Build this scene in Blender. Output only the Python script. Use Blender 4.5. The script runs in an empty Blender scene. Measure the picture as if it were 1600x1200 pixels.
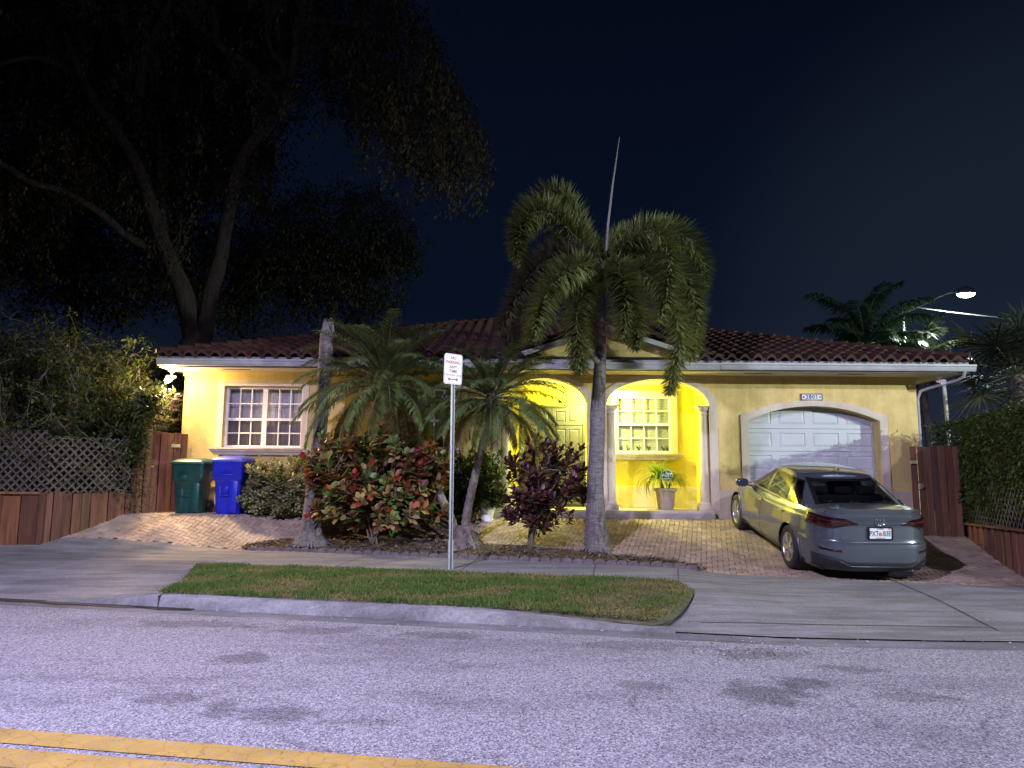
import bpy, bmesh, math, random
from mathutils import Vector, Matrix, Euler, noise
R=math.radians; PI=math.pi
rnd=random.Random(7)
sc=bpy.context.scene
# ---------------- camera ----------------
F,PITCH,ROLL,HC=1109.0,R(7.2),R(.45),1.38
cam=bpy.data.objects.new('camera',bpy.data.cameras.new('camera')); sc.collection.objects.link(cam)
cam.data.sensor_width=36; cam.data.lens=36*F/1600; cam.data.clip_end=600; cam.data.clip_start=.05
CM=Matrix.Rotation(PI/2+PITCH,3,'X')@Matrix.Rotation(ROLL,3,'Z')
cam.matrix_world=Matrix.Translation((0,0,HC))@CM.to_4x4()
sc.camera=cam
# ---------------- world: clear night sky over a lit town ----------------
w=bpy.data.worlds.new('World'); sc.world=w; w.use_nodes=True
nt=w.node_tree; bg=nt.nodes['Background']
tc=nt.nodes.new('ShaderNodeTexCoord'); sp=nt.nodes.new('ShaderNodeSeparateXYZ')
cr=nt.nodes.new('ShaderNodeValToRGB')
nt.links.new(tc.outputs['Generated'],sp.inputs[0]); nt.links.new(sp.outputs['Z'],cr.inputs[0])
e=cr.color_ramp.elements
e[0].position=0; e[0].color=(.0085,.0115,.024,1); e[1].position=.75; e[1].color=(.0012,.0022,.0065,1)
m=cr.color_ramp.elements.new(.22); m.color=(.0024,.0048,.0140,1)
# street lamp haze and town glow, painted into the sky colour low on the right
nv=nt.nodes.new('ShaderNodeVectorMath'); nv.operation='DOT_PRODUCT'; nt.links.new(tc.outputs['Generated'],nv.inputs[0]); nv.inputs[1].default_value=Vector((.60,.76,.14)).normalized()
mr=nt.nodes.new('ShaderNodeMapRange'); mr.inputs[1].default_value=.88; mr.inputs[2].default_value=1.0; mr.interpolation_type='SMOOTHERSTEP'; nt.links.new(nv.outputs['Value'],mr.inputs[0])
mx=nt.nodes.new('ShaderNodeMix'); mx.data_type='RGBA'; mx.blend_type='ADD'; nt.links.new(mr.outputs[0],mx.inputs[0]); nt.links.new(cr.outputs[0],mx.inputs[6]); mx.inputs[7].default_value=(.006,.008,.011,1)
nt.links.new(mx.outputs[2],bg.inputs[0]); bg.inputs[1].default_value=1.0
# ---------------- street lamps that light the street (behind the camera) ----------------
def spot(name,loc,aim,power,color,size=150,radius=.12,blend=.5):
    l=bpy.data.lights.new(name,'SPOT'); l.energy=power; l.color=color; l.spot_size=R(size); l.spot_blend=blend; l.shadow_soft_size=radius
    o=bpy.data.objects.new(name,l); sc.collection.objects.link(o); o.location=loc
    o.rotation_euler=(Vector(aim)-Vector(loc)).to_track_quat('-Z','Y').to_euler(); return o
spot('street_light_purple',(-4.5,1.0,7.6),(-1.5,4.5,0),8800,(.62,.57,1.0),138,.2,.8)
spot('street_light_purple_far',(10,-1.5,8.5),(6,5,0),3800,(.72,.68,1.0),138,.2,.8)
spot('street_light_white',(26,-6,7.6),(9,12,-1.5),25000,(.82,.95,.90),56,.15,.6)
vs=sc.view_settings; vs.view_transform='Standard'; vs.look='None'; vs.exposure=.15; vs.gamma=1; vs.use_curve_mapping=False
sc.render.engine='CYCLES'
# ---------------- projection helpers ----------------
def ray(px,py): return CM@Vector(((px-800)/F,(600-py)/F,-1))
def at(px,py,Y):
    d=ray(px,py); t=Y/d.y; return Vector((d.x*t,Y,HC+d.z*t))
def lerp(a,b,t): return a+(b-a)*t
def sstep(a,b,x):
    t=max(0,min(1,(x-a)/(b-a))); return t*t*(3-2*t)
# ---------------- ground shape ----------------
def Yc(x): return 7.45-.2*x if x<2.6 else 6.93-.06*min(x-2.6,1.5)
def Yg(x): return 9.97-.2*x if x<9 else 8.17
def Yp(x): return min(12.8,11.60-.28*max(-9.3,min(9,x)))
def gz(x,y):
    c,p=Yc(x),Yp(x)
    if y<c: return -.14+.08*min(1,(c-y)/3.5)
    s=p-.9*sstep(-4,-8,x)
    dp=.07*sstep(2.2,3.4,x); z=-.13+(.13-dp)*sstep(c,c+2.2,y)
    u=max(0,min(1,(y-s)/(14.4-.7*sstep(-3,-6,x)-s)))
    return z+(.5+dp+.065*sstep(-3,-6,x))*u**1.5
def hit(px,py,off=0):
    d=ray(px,py); t=2.0
    while t<60:
        q=Vector((d.x*t,d.y*t,HC+d.z*t))
        if q.z<gz(q.x,q.y)+off: return q
        t+=.01
    return q
# ---------------- mesh builder ----------------
WORLD=set()
class MB:
    def __init__(s): s.v=[]; s.f=[]; s.c=[]; s.m=[]; s.col=None; s.mi=0
    def add(s,vs,fs,col=None):
        n=len(s.v); s.v.extend([tuple(p) for p in vs]); cc=col or s.col or (1,1,1)
        s.c.extend([cc]*len(vs)); s.f.extend([tuple(i+n for i in f) for f in fs]); s.m.extend([s.mi]*len(fs)); return n
    def box(s,a,b,M=None,col=None):
        x0,y0,z0=a; x1,y1,z1=b
        vs=[Vector(p) for p in ((x0,y0,z0),(x1,y0,z0),(x1,y1,z0),(x0,y1,z0),(x0,y0,z1),(x1,y0,z1),(x1,y1,z1),(x0,y1,z1))]
        if M is not None: vs=[M@p for p in vs]
        s.add(vs,[(3,2,1,0),(4,5,6,7),(0,1,5,4),(1,2,6,5),(2,3,7,6),(3,0,4,7)],col)
    def bbox(s,a,b,bv=.01,M=None,col=None):   # bevelled box
        bm=bmesh.new(); bmesh.ops.create_cube(bm,size=1)
        for v in bm.verts: v.co=Vector([lerp(a[i],b[i],v.co[i]+.5) for i in range(3)])
        bmesh.ops.bevel(bm,geom=bm.edges[:],offset=bv,segments=2,affect='EDGES',profile=.5)
        s.bm(bm,M,col)
    def bm(s,bm,M=None,col=None):
        bm.verts.index_update()
        s.add([(M@v.co if M is not None else v.co) for v in bm.verts],[[v.index for v in f.verts] for f in bm.faces],col); bm.free()
    def tube(s,pts,rad,n=8,col=None,cap=True):
        pts=[Vector(p) for p in pts]; k=len(pts)
        if not hasattr(rad,'__len__'): rad=[rad]*k
        up=None; vs=[]
        for i,p in enumerate(pts):
            t=(pts[min(i+1,k-1)]-pts[max(i-1,0)])
            t=t.normalized() if t.length>1e-9 else Vector((0,0,1))
            if up is None: up=t.orthogonal().normalized()
            up=(up-t*up.dot(t)); up=up.normalized() if up.length>1e-6 else t.orthogonal().normalized()
            b=t.cross(up)
            for j in range(n):
                a=2*PI*j/n; vs.append(p+(up*math.cos(a)+b*math.sin(a))*rad[i])
        fs=[(i*n+j,i*n+(j+1)%n,(i+1)*n+(j+1)%n,(i+1)*n+j) for i in range(k-1) for j in range(n)]
        if cap: fs+= [tuple(range(n-1,-1,-1)),tuple((k-1)*n+j for j in range(n))]
        s.add(vs,fs,col)
    def lathe(s,prof,n=24,M=None,col=None,fn=None):  # prof [(r,z)] about z
        vs=[]
        for r,z in prof:
            for j in range(n):
                a=2*PI*j/n; rr=r*(fn(a,z) if fn else 1); p=Vector((rr*math.cos(a),rr*math.sin(a),z)); vs.append(M@p if M is not None else p)
        k=len(prof)
        fs=[(i*n+j,i*n+(j+1)%n,(i+1)*n+(j+1)%n,(i+1)*n+j) for i in range(k-1) for j in range(n)]
        s.add(vs,fs,col)
    def grid(s,fn,nu,nv,col=None,flip=False,keep=None):
        vs=[fn(i/nu,j/nv) for i in range(nu+1) for j in range(nv+1)]; fs=[]
        for i in range(nu):
            for j in range(nv):
                a=i*(nv+1)+j; q=(a,a+nv+1,a+nv+2,a+1)
                if keep and not keep((Vector(vs[q[0]])+Vector(vs[q[2]]))/2): continue
                fs.append(q[::-1] if flip else q)
        s.add(vs,fs,col)
    def poly_holes(s,outer,holes,y0,y1,M=None,col=None,axis='y'):
        # outline in (x,z), extruded from y0 (front) to y1
        bm=bmesh.new(); loops=[]
        for lp in [outer]+holes:
            vs=[bm.verts.new((p[0],y0,p[1])) for p in lp]; loops.append(vs)
            for i in range(len(vs)): bm.edges.new((vs[i],vs[(i+1)%len(vs)]))
        bmesh.ops.triangle_fill(bm,use_beauty=True,use_dissolve=False,edges=bm.edges[:])
        for f in bm.faces:
            if f.normal.y>0: f.normal_flip()
        bm.verts.index_update(); fs=[[v.index for v in f.verts] for f in bm.faces]; co=[v.co.copy() for v in bm.verts]; n=len(co)
        idx=[[v.index for v in l] for l in loops]; bm.free()
        vs=co+[Vector((c.x,y1,c.z)) for c in co]; F2=list(fs)+[[i+n for i in f][::-1] for f in fs]
        for l in idx:
            for i in range(len(l)):
                a,b=l[i],l[(i+1)%len(l)]; F2.append((a,b,b+n,a+n))
        if M is not None: vs=[M@v for v in vs]
        s.add(vs,F2,col)
    def build(s,name,mat,parent=None,loc=None,smooth=False,fixn=False):
        root=parent
        while root is not None and root.parent: root=root.parent
        o3=Vector((0,0,0))
        if parent is not None and root in WORLD: o3=Vector(root.location)
        if loc is not None: o3=Vector(loc)
        me=bpy.data.meshes.new(name)
        me.from_pydata([(p[0]-o3.x,p[1]-o3.y,p[2]-o3.z) for p in s.v],[],s.f)
        mats=mat if isinstance(mat,(list,tuple)) else [mat]
        for q in mats: me.materials.append(q)
        if len(mats)>1: me.polygons.foreach_set('material_index',s.m)
        if any(c!=(1,1,1) for c in s.c):
            ca=me.color_attributes.new('Col','FLOAT_COLOR','POINT')
            ca.data.foreach_set('color',[k for c in s.c for k in (c[0],c[1],c[2],1)])
        if fixn:
            b=bmesh.new(); b.from_mesh(me); bmesh.ops.remove_doubles(b,verts=b.verts,dist=.0004); bmesh.ops.recalc_face_normals(b,faces=b.faces); b.to_mesh(me); b.free()
        if smooth is True: me.polygons.foreach_set('use_smooth',[True]*len(me.polygons))
        me.validate(); me.update()
        if smooth and smooth is not True: me.shade_auto(smooth) if hasattr(me,'shade_auto') else None
        if smooth and smooth is not True:
            b=bmesh.new(); b.from_mesh(me)
            for f in b.faces: f.smooth=True
            for ed in b.edges:
                if len(ed.link_faces)==2 and ed.calc_face_angle(0)>R(smooth): ed.smooth=False
            b.to_mesh(me); b.free()
        o=bpy.data.objects.new(name,me); sc.collection.objects.link(o)
        if parent is not None: o.parent=parent
        if loc is not None: o.location=loc
        return o
def tag(o,label=None,cat=None,group=None,kind=None):
    for k,v in (('label',label),('category',cat),('group',group),('kind',kind)):
        if v: o[k]=v
    return o
def thing(name,label,cat,loc=(0,0,0),group=None,local=False):
    o=bpy.data.objects.new(name,None); sc.collection.objects.link(o); o.location=loc; o.empty_display_size=.1
    if not local: WORLD.add(o)
    return tag(o,label,cat,group)
def struct(o,kind='structure'): o['kind']=kind; return o
# ---------------- materials ----------------
def nodes(name):
    m=bpy.data.materials.new(name); m.use_nodes=True; t=m.node_tree; return m,t,t.nodes['Principled BSDF'],t.nodes,t.links
def ramp(t,a,b,ca,cb):
    r=t.nodes.new('ShaderNodeValToRGB'); r.color_ramp.elements[0].position=a; r.color_ramp.elements[1].position=b
    r.color_ramp.elements[0].color=(*ca,1) if len(ca)==3 else ca; r.color_ramp.elements[1].color=(*cb,1) if len(cb)==3 else cb; return r
def noi(t,scale,detail=4,rough=.6,vec=None,obj=True,dist=0):
    n=t.nodes.new('ShaderNodeTexNoise'); n.inputs['Scale'].default_value=scale; n.inputs['Detail'].default_value=detail; n.inputs['Roughness'].default_value=rough; n.inputs['Distortion'].default_value=dist
    if vec is None:
        c=t.nodes.new('ShaderNodeTexCoord'); vec=c.outputs['Object']
    t.links.new(vec,n.inputs['Vector']); return n
def scaled(t,sx,sy,sz,loc=(0,0,0),rot=(0,0,0)):
    c=t.nodes.new('ShaderNodeTexCoord'); m=t.nodes.new('ShaderNodeMapping'); m.inputs['Scale'].default_value=(sx,sy,sz); m.inputs['Location'].default_value=loc; m.inputs['Rotation'].default_value=rot
    t.links.new(c.outputs['Object'],m.inputs[0]); return m.outputs[0]
def mix(t,fac,a,b,mode='MIX'):
    m=t.nodes.new('ShaderNodeMix'); m.data_type='RGBA'; m.blend_type=mode
    if hasattr(fac,'node'): t.links.new(fac,m.inputs[0])
    else: m.inputs[0].default_value=fac
    for q,i in ((a,6),(b,7)):
        if hasattr(q,'node'): t.links.new(q,m.inputs[i])
        else: m.inputs[i].default_value=(*q,1)
    return m.outputs[2]
def bump(t,h,strength,dist,b=None):
    n=t.nodes.new('ShaderNodeBump'); n.inputs['Strength'].default_value=strength; n.inputs['Distance'].default_value=dist
    t.links.new(h,n.inputs['Height']); t.links.new(n.outputs[0],(b or t.nodes['Principled BSDF']).inputs['Normal']); return n
def simple(name,col,rough=.6,metal=0,var=.15,vs=6,bs=0,bd=.002,bscale=60,coat=0,attr=False,spec=None,stretch=None):
    m,t,b,n,l=nodes(name)
    b.inputs['Roughness'].default_value=rough; b.inputs['Metallic'].default_value=metal; b.inputs['Coat Weight'].default_value=coat; b.inputs['Coat Roughness'].default_value=.05
    if spec is not None: b.inputs['Specular IOR Level'].default_value=spec
    v=scaled(t,*stretch) if stretch else None
    N=noi(t,vs,5,.65,v)
    base=col
    if attr:
        a=n.new('ShaderNodeAttribute'); a.attribute_name='Col'; base=a.outputs['Color']
        if attr=='mul': base=mix(t,1,a.outputs['Color'],col,'MULTIPLY')
    if var:
        r=ramp(t,.3,.7,(1-var,)*3,(1+var*.6,)*3); l.new(N.outputs['Fac'],r.inputs[0])
        o=mix(t,1,base,r.outputs[0],'MULTIPLY'); l.new(o,b.inputs['Base Color'])
    elif attr: l.new(base,b.inputs['Base Color'])
    else: b.inputs['Base Color'].default_value=(*col,1)
    if bs: bump(t,noi(t,bscale,3,.6,v).outputs['Fac'],bs,bd)
    return m
def leafmat(name,rough=.45,trans=.3,spec=.5):
    m,t,b,n,l=nodes(name); a=n.new('ShaderNodeAttribute'); a.attribute_name='Col'
    l.new(a.outputs['Color'],b.inputs['Base Color']); b.inputs['Roughness'].default_value=rough; b.inputs['Specular IOR Level'].default_value=spec
    tr=n.new('ShaderNodeBsdfTranslucent'); l.new(a.outputs['Color'],tr.inputs[0]); ms=n.new('ShaderNodeMixShader'); ms.inputs[0].default_value=trans
    l.new(b.outputs[0],ms.inputs[1]); l.new(tr.outputs[0],ms.inputs[2]); l.new(ms.outputs[0],n['Material Output'].inputs[0]); return m
def emit(name,col,st):
    m,t,b,n,l=nodes(name); b.inputs['Base Color'].default_value=(.8,.8,.8,1); b.inputs['Emission Color'].default_value=(*col,1); b.inputs['Emission Strength'].default_value=st; return m
M={}
def stucco(name,col,stain=.12):
    m,t,b,n,l=nodes(name); b.inputs['Roughness'].default_value=.9
    N=noi(t,1.6,6,.7); r=ramp(t,.3,.75,tuple(c*(1-stain*1.6) for c in col),tuple(min(1,c*(1+stain*.4)) for c in col)); l.new(N.outputs['Fac'],r.inputs[0])
    N2=noi(t,.9,5,.7,scaled(t,7,7,.7)); r2=ramp(t,.35,.65,(.86,.84,.8),(1,1,1)); l.new(N2.outputs['Fac'],r2.inputs[0])
    l.new(mix(t,1,r.outputs[0],r2.outputs[0],'MULTIPLY'),b.inputs['Base Color'])
    bump(t,noi(t,14,6,.75,dist=.6).outputs['Fac'],.55,.02); return m
M['wall']=stucco('yellow_stucco',(.77,.60,.22),.2)
M['wains']=stucco('base_stucco',(.60,.50,.36))
M['trim']=stucco('cream_stone_trim',(.66,.58,.44),.1)
M['soffit']=simple('soffit_paint',(.60,.52,.36),.8,var=.1)
M['white']=simple('white_paint',(.74,.73,.70),.5,var=.1,vs=3)
M['gutter']=simple('gutter_metal',(.38,.385,.36),.45,var=.18,vs=2.5)
M['fascia']=simple('fascia_board',(.27,.29,.31),.6,var=.35,vs=4)
M['garage']=simple('garage_door_paint',(.46,.49,.47),.45,var=.06,vs=2,bs=.3,bscale=30,bd=.001)
M['door']=simple('door_paint',(.060,.058,.045),.5,var=.1,vs=3)
M['wood']=simple('red_cedar',(.16,.068,.030),.7,var=.5,vs=1.5,stretch=(9,9,.8),bs=.4,bscale=20,bd=.004,attr='mul')
M['lattice']=simple('weathered_lattice',(.10,.08,.06),.8,var=.4,vs=3)
def palmbark():
    m,t,b,n,l=nodes('grey_palm_bark'); b.inputs['Roughness'].default_value=.92
    N=noi(t,2.2,6,.7,scaled(t,3,3,13)); r=ramp(t,.3,.7,(.085,.075,.068),(.24,.215,.19)); l.new(N.outputs['Fac'],r.inputs[0])
    N2=noi(t,2.6,7,.75,scaled(t,1.6,1.6,.8,(4,2,1))); r2=ramp(t,.40,.50,(.42,.40,.38),(1,1,1)); l.new(N2.outputs['Fac'],r2.inputs[0])
    N3=noi(t,7,5,.75,scaled(t,6,6,.35)); r3=ramp(t,.35,.6,(.68,.67,.66),(1.05,1.05,1.05)); l.new(N3.outputs['Fac'],r3.inputs[0])
    l.new(mix(t,1,mix(t,1,r.outputs[0],r2.outputs[0],'MULTIPLY'),r3.outputs[0],'MULTIPLY'),b.inputs['Base Color']); bump(t,N.outputs['Fac'],.8,.03); return m
M['bark']=palmbark()
M['bark2']=simple('rough_palm_bark',(.17,.14,.11),.95,var=.5,vs=9,bs=1,bscale=14,bd=.04)
M['treebark']=simple('old_tree_bark',(.030,.022,.015),.95,var=.5,vs=3,stretch=(3,3,1),bs=1,bscale=5,bd=.06)
M['twig']=simple('twig_bark',(.15,.115,.08),.9,var=.4,vs=8)
M['leaf']=leafmat('leaf',.5,.35,.35); M['gloss_leaf']=leafmat('glossy_leaf',.42,.25,.4); M['dull_leaf']=leafmat('dull_leaf',.7,.25,.2)
M['tile']=simple('barrel_roof_tile',(.058,.019,.010),.75,var=.45,vs=2.4,bs=.3,bscale=30,bd=.004,attr='mul')
M['mortar']=simple('tile_end',(.42,.16,.11),.8,var=.3,vs=5)
M['steel']=simple('galvanised_steel',(.30,.31,.33),.5,.6,var=.2,vs=12)
M['glass_dark']=simple('window_glass',(.035,.04,.05),.04,var=0,spec=.8)
M['black']=simple('black_plastic',(.012,.012,.013),.45,var=.2)
M['rubber']=simple('tyre_rubber',(.014,.014,.015),.75,var=.2,vs=20)
M['soil']=simple('mulch_soil',(.115,.085,.055),.95,var=.6,vs=9,bs=1,bscale=25,bd=.04)
M['scallop']=simple('scalloped_edging',(.13,.10,.10),.9,var=.4,vs=7,bs=.5,bscale=40,bd=.006)
# asphalt: coarse aggregate, dark repair patches, oil stains
def asphalt():
    m,t,b,n,l=nodes('worn_asphalt'); b.inputs['Roughness'].default_value=.85
    v=n.new('ShaderNodeTexVoronoi'); v.inputs['Scale'].default_value=95; c=n.new('ShaderNodeTexCoord'); l.new(c.outputs['Object'],v.inputs['Vector'])
    r=ramp(t,.1,.9,(.10,.095,.092),(.50,.49,.485)); l.new(v.outputs['Color'],r.inputs[0])
    N=noi(t,75,5,.8); r1=ramp(t,.36,.6,(.42,.42,.42),(1.25,1.25,1.25)); l.new(N.outputs['Fac'],r1.inputs[0])
    o=mix(t,1,r.outputs[0],r1.outputs[0],'MULTIPLY')
    N2=noi(t,.55,7,.75,scaled(t,.6,1.6,1)); r2=ramp(t,.36,.50,(.68,.67,.68),(1,1,1)); l.new(N2.outputs['Fac'],r2.inputs[0])
    o=mix(t,1,o,r2.outputs[0],'MULTIPLY')
    N3=noi(t,2.2,6,.8,scaled(t,.45,1.5,1,(3,1.7,0))); r3=ramp(t,.33,.37,(.6,.6,.62),(1,1,1)); l.new(N3.outputs['Fac'],r3.inputs[0])
    o=mix(t,1,o,r3.outputs[0],'MULTIPLY')
    vc=n.new('ShaderNodeTexVoronoi'); vc.feature='DISTANCE_TO_EDGE'; vc.inputs['Scale'].default_value=.8
    dn=noi(t,2.5,6,.7); da=n.new('ShaderNodeVectorMath'); da.operation='MULTIPLY_ADD'; l.new(dn.outputs['Color'],da.inputs[0]); da.inputs[1].default_value=(.5,.5,0); l.new(c.outputs['Object'],da.inputs[2]); l.new(da.outputs[0],vc.inputs['Vector'])
    rc=ramp(t,.004,.012,(.62,.62,.62),(1,1,1)); l.new(vc.outputs['Distance'],rc.inputs[0]); mk=ramp(t,.54,.60,(0,0,0),(1,1,1)); l.new(noi(t,.7,3,.5,scaled(t,1,1,1,(5,3,0))).outputs['Fac'],mk.inputs[0])
    o=mix(t,mk.outputs[0],o,mix(t,1,o,rc.outputs[0],'MULTIPLY'))
    # stains where they lie on the road (metres)
    pos=c.outputs['Object']; wob=noi(t,3.2,6,.8)
    for (sx,sy,rx,ry,k) in STAINS:
        mp=n.new('ShaderNodeMapping'); mp.inputs['Location'].default_value=(-sx/rx,-sy/ry,0); mp.inputs['Scale'].default_value=(1/rx,1/ry,0)
        l.new(pos,mp.inputs[0]); ln=n.new('ShaderNodeVectorMath'); ln.operation='LENGTH'; l.new(mp.outputs[0],ln.inputs[0])
        ad=n.new('ShaderNodeMath'); ad.operation='MULTIPLY_ADD'; l.new(wob.outputs['Fac'],ad.inputs[0]); ad.inputs[1].default_value=3.2; l.new(ln.outputs['Value'],ad.inputs[2])
        rr=ramp(t,.0,1,(k,k,k),(1,1,1)); sb=n.new('ShaderNodeMapRange'); sb.inputs[1].default_value=2.15; sb.inputs[2].default_value=2.55; l.new(ad.outputs[0],sb.inputs[0]); l.new(sb.outputs[0],rr.inputs[0])
        o=mix(t,1,o,rr.outputs[0],'MULTIPLY')
    l.new(o,b.inputs['Base Color'])
    bump(t,v.outputs['Distance'],.9,.012); return m
STAINS=[]
for (px,py,wx,wy,k) in [(382,1028,55,12,.55),(265,1092,60,12,.6),(345,1106,48,20,.6),(440,1115,75,16,.58),(560,1128,80,7,.7),(1205,1085,70,20,.5),(1260,1068,60,14,.55),(1330,1045,50,10,.6),(1010,1072,60,9,.66),(1440,1090,70,10,.7),(500,985,110,8,.62),(700,992,90,7,.66),(300,975,120,7,.65),(1000,1010,140,10,.66),(1180,1022,90,9,.62)]:
    q=hit(px,py); q2=hit(px+wx,py); q3=hit(px,py-wy)
    STAINS.append((q.x,q.y,abs(q2.x-q.x),abs(q3.y-q.y),k))
M['asphalt']=asphalt()
def concrete(name,col,st=.3):
    m,t,b,n,l=nodes(name); b.inputs['Roughness'].default_value=.88
    N=noi(t,.9,8,.72,dist=.4); r=ramp(t,.3,.7,tuple(c*(1-st) for c in col),tuple(c*(1+st*.5) for c in col)); l.new(N.outputs['Fac'],r.inputs[0])
    N2=noi(t,38,6,.85); r2=ramp(t,.32,.66,(.62,.62,.62),(1.2,1.2,1.2)); l.new(N2.outputs['Fac'],r2.inputs[0])
    N3=noi(t,1.3,6,.75,scaled(t,.5,3.5,1,(0,0,0),(0,0,.25))); r3=ramp(t,.42,.56,(.66,.65,.63),(1,1,1)); l.new(N3.outputs['Fac'],r3.inputs[0])
    l.new(mix(t,1,mix(t,1,r.outputs[0],r2.outputs[0],'MULTIPLY'),r3.outputs[0],'MULTIPLY'),b.inputs['Base Color'])
    bump(t,noi(t,45,5,.7).outputs['Fac'],.5,.006); return m
M['concrete']=concrete('stained_concrete',(.25,.245,.22))
M['kerb']=concrete('kerb_concrete',(.27,.265,.25),.6)
def paint():
    m,t,b,n,l=nodes('worn_yellow_road_paint'); b.inputs['Roughness'].default_value=.7
    v=n.new('ShaderNodeTexVoronoi'); v.feature='DISTANCE_TO_EDGE'; v.inputs['Scale'].default_value=7
    nn=noi(t,6,5,.7); mm=mix(t,.12,(0,0,0),nn.outputs['Color'],'ADD'); c=n.new('ShaderNodeTexCoord'); va=n.new('ShaderNodeVectorMath'); va.operation='ADD'; l.new(c.outputs['Object'],va.inputs[0]); l.new(mm,va.inputs[1]); l.new(va.outputs[0],v.inputs['Vector'])
    r=ramp(t,.0,.02,(.45,.42,.4),(1,1,1)); l.new(v.outputs['Distance'],r.inputs[0])
    N=noi(t,34,4,.8); r1=ramp(t,.36,.45,(.25,.24,.24),(.42,.27,.045)); l.new(N.outputs['Fac'],r1.inputs[0])
    N4=noi(t,3,4,.7); r4=ramp(t,.3,.7,(.7,.7,.7),(1.05,1.05,1.05)); l.new(N4.outputs['Fac'],r4.inputs[0])
    l.new(mix(t,1,mix(t,1,r1.outputs[0],r.outputs[0],'MULTIPLY'),r4.outputs[0],'MULTIPLY'),b.inputs['Base Color'])
    bump(t,noi(t,70,3,.7).outputs['Fac'],.7,.008); return m
M['paint']=paint()
M['paver']=simple('clay_paver',(.34,.2,.13),.85,var=.35,vs=2.2,bs=.5,bscale=50,bd=.004,attr=True)
M['sand']=simple('joint_sand',(.07,.055,.045),.95,var=.3,vs=9)
M['dirt']=simple('dark_earth',(.05,.045,.03),.95,var=.4,vs=3)
M['turf']=simple('turf_soil',(.10,.095,.045),.95,var=.5,vs=5,bs=.8,bscale=40,bd=.02)
# ================= GROUND =================
def strip(y0f,y1f,xl,xr,nx,ny,off,mat,name,zf=None):
    b=MB(); zf=zf or (lambda x,y: gz(x,y)+off)
    def fn(u,v):
        x=lerp(xl(v),xr(v),u); y=lerp(y0f(x),y1f(x),v); return (x,y,zf(x,y))
    b.grid(fn,nx,ny); return b.build(name,mat,smooth=True)
def far(x,y):
    return gz(max(-14,min(14,x)),min(y,14.6))-.06 if y<14.7 else .42
b=MB(); b.grid(lambda u,v:((u-.5)*300,-40+v*54,-.42),60,54)
b.grid(lambda u,v:((u-.5)*300,14+v*300,.34),20,20)
struct(b.build('ground',M['dirt']))
struct(strip(lambda x:-30,lambda x:Yc(x)-.34,lambda v:-60,lambda v:60,700,40,0,M['asphalt'],'road'))
# gutter seam, dark grime line along the kerb
YL=lambda x:4.19-.165*(x+2.85)
for k,(a,c) in enumerate(((0,.19),(.25,.46))):
    struct(strip(lambda x,a=a,c=c:YL(x)-c,lambda x,a=a:YL(x)-a,lambda v:-30,lambda v:30,160,2,.004,M['paint'],'road_marking'))
# concrete slab from kerb line to pavers (aprons + sidewalk)
GL=lambda v:lerp(-4.02,-4.72,v**1.4); GR=lambda v:lerp(1.42,2.2,min(1,v*1.5)**.7)
struct(strip(Yc,Yg,lambda v:-30,lambda v:GL(v),60,16,.002,M['concrete'],'driveway_apron'))
struct(strip(Yc,Yg,lambda v:GR(v),lambda v:30,80,16,.002,M['concrete'],'driveway_apron'))
def YpE(x): return Yp(x) if abs(x)<8.9 else (15.5 if x<0 else 9.2)
struct(strip(Yg,lambda x:max(YpE(x),Yg(x)+.02),lambda v:-9.3,lambda v:8.2,110,14,.003,M['concrete'],'sidewalk'))
struct(strip(Yg,lambda x:Yg(x)+3.0,lambda v:-30,lambda v:-9.3,30,8,.003,M['concrete'],'sidewalk'))
struct(strip(Yg,lambda x:Yg(x)+1.6,lambda v:8.2,lambda v:30,30,8,.003,M['concrete'],'sidewalk'))
struct(strip(lambda x:Yc(x)-.02,Yg,lambda v:-4.9,lambda v:2.4,40,16,-.02,M['concrete'],'kerb_bedding'))
# joints as thin dark grooves set in concrete
b=MB()
def groove(p0,p1,wd=.012,n=30):
    p0=Vector(p0); p1=Vector(p1); d=(p1-p0); s=Vector((-d.y,d.x)).normalized()*wd
    def fn(u,v):
        q=p0+d*u+s*(v-.5)+Vector((0,0)) ; return (q.x,q.y,gz(q.x,q.y)+.0075)
    b.grid(fn,n,1,flip=True)
for x in (-2.6,-.75,1.1): groove((x,Yg(x)+.02),(x+.22,Yp(x)-.05))
groove((2.2,Yg(2.2)),(2.5,Yp(2.5)-.05)); groove((-4.72,Yg(-4.72)),(-4.3,Yp(-4.3)-.05))
a_,c_=hit(1395,907),hit(1560,986); groove(a_.xy,c_.xy,.02)
a_,c_=hit(1300,880),hit(1330,884)
a_,c_=hit(1095,974),hit(1545,981); groove(a_.xy,c_.xy,.018)
a_,c_=hit(1072,905),hit(1600,935)
struct(b.build('pavement_joint',M['sand']))
# kerb: profile swept along the kerb line
b=MB()
def kz(x): return -.135+.12*sstep(-5.3,-4.0,x)*(1-.85*sstep(-.5,1.6,x))
def kfn(u,v):
    x=lerp(-5.4,1.6,u); y=Yc(x)+noise.noise(Vector((x*2,0,0)))*.012; h=kz(x)+noise.noise(Vector((x*5,3,0)))*.006
    P=[(-.0,-.15),(.02,-.07),(.045,h-.015),(.07,h),(.19,h+.004),(.20,-.15)]
    a,c=P[int(round(v*5))]; return (x,y+a-.03,min(c,h+.01) if c>-.1 else c)
b.grid(kfn,120,5)
o=b.build('kerb',M['kerb'],smooth=40); struct(o)
b=MB()
for x in (-3.95,):
    y=Yc(x); h=kz(x); b.box((x-.004,y-.035,-.15),(x+.004,y+.17,h+.007))
struct(b.build('kerb_joint',M['sand']))
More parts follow.
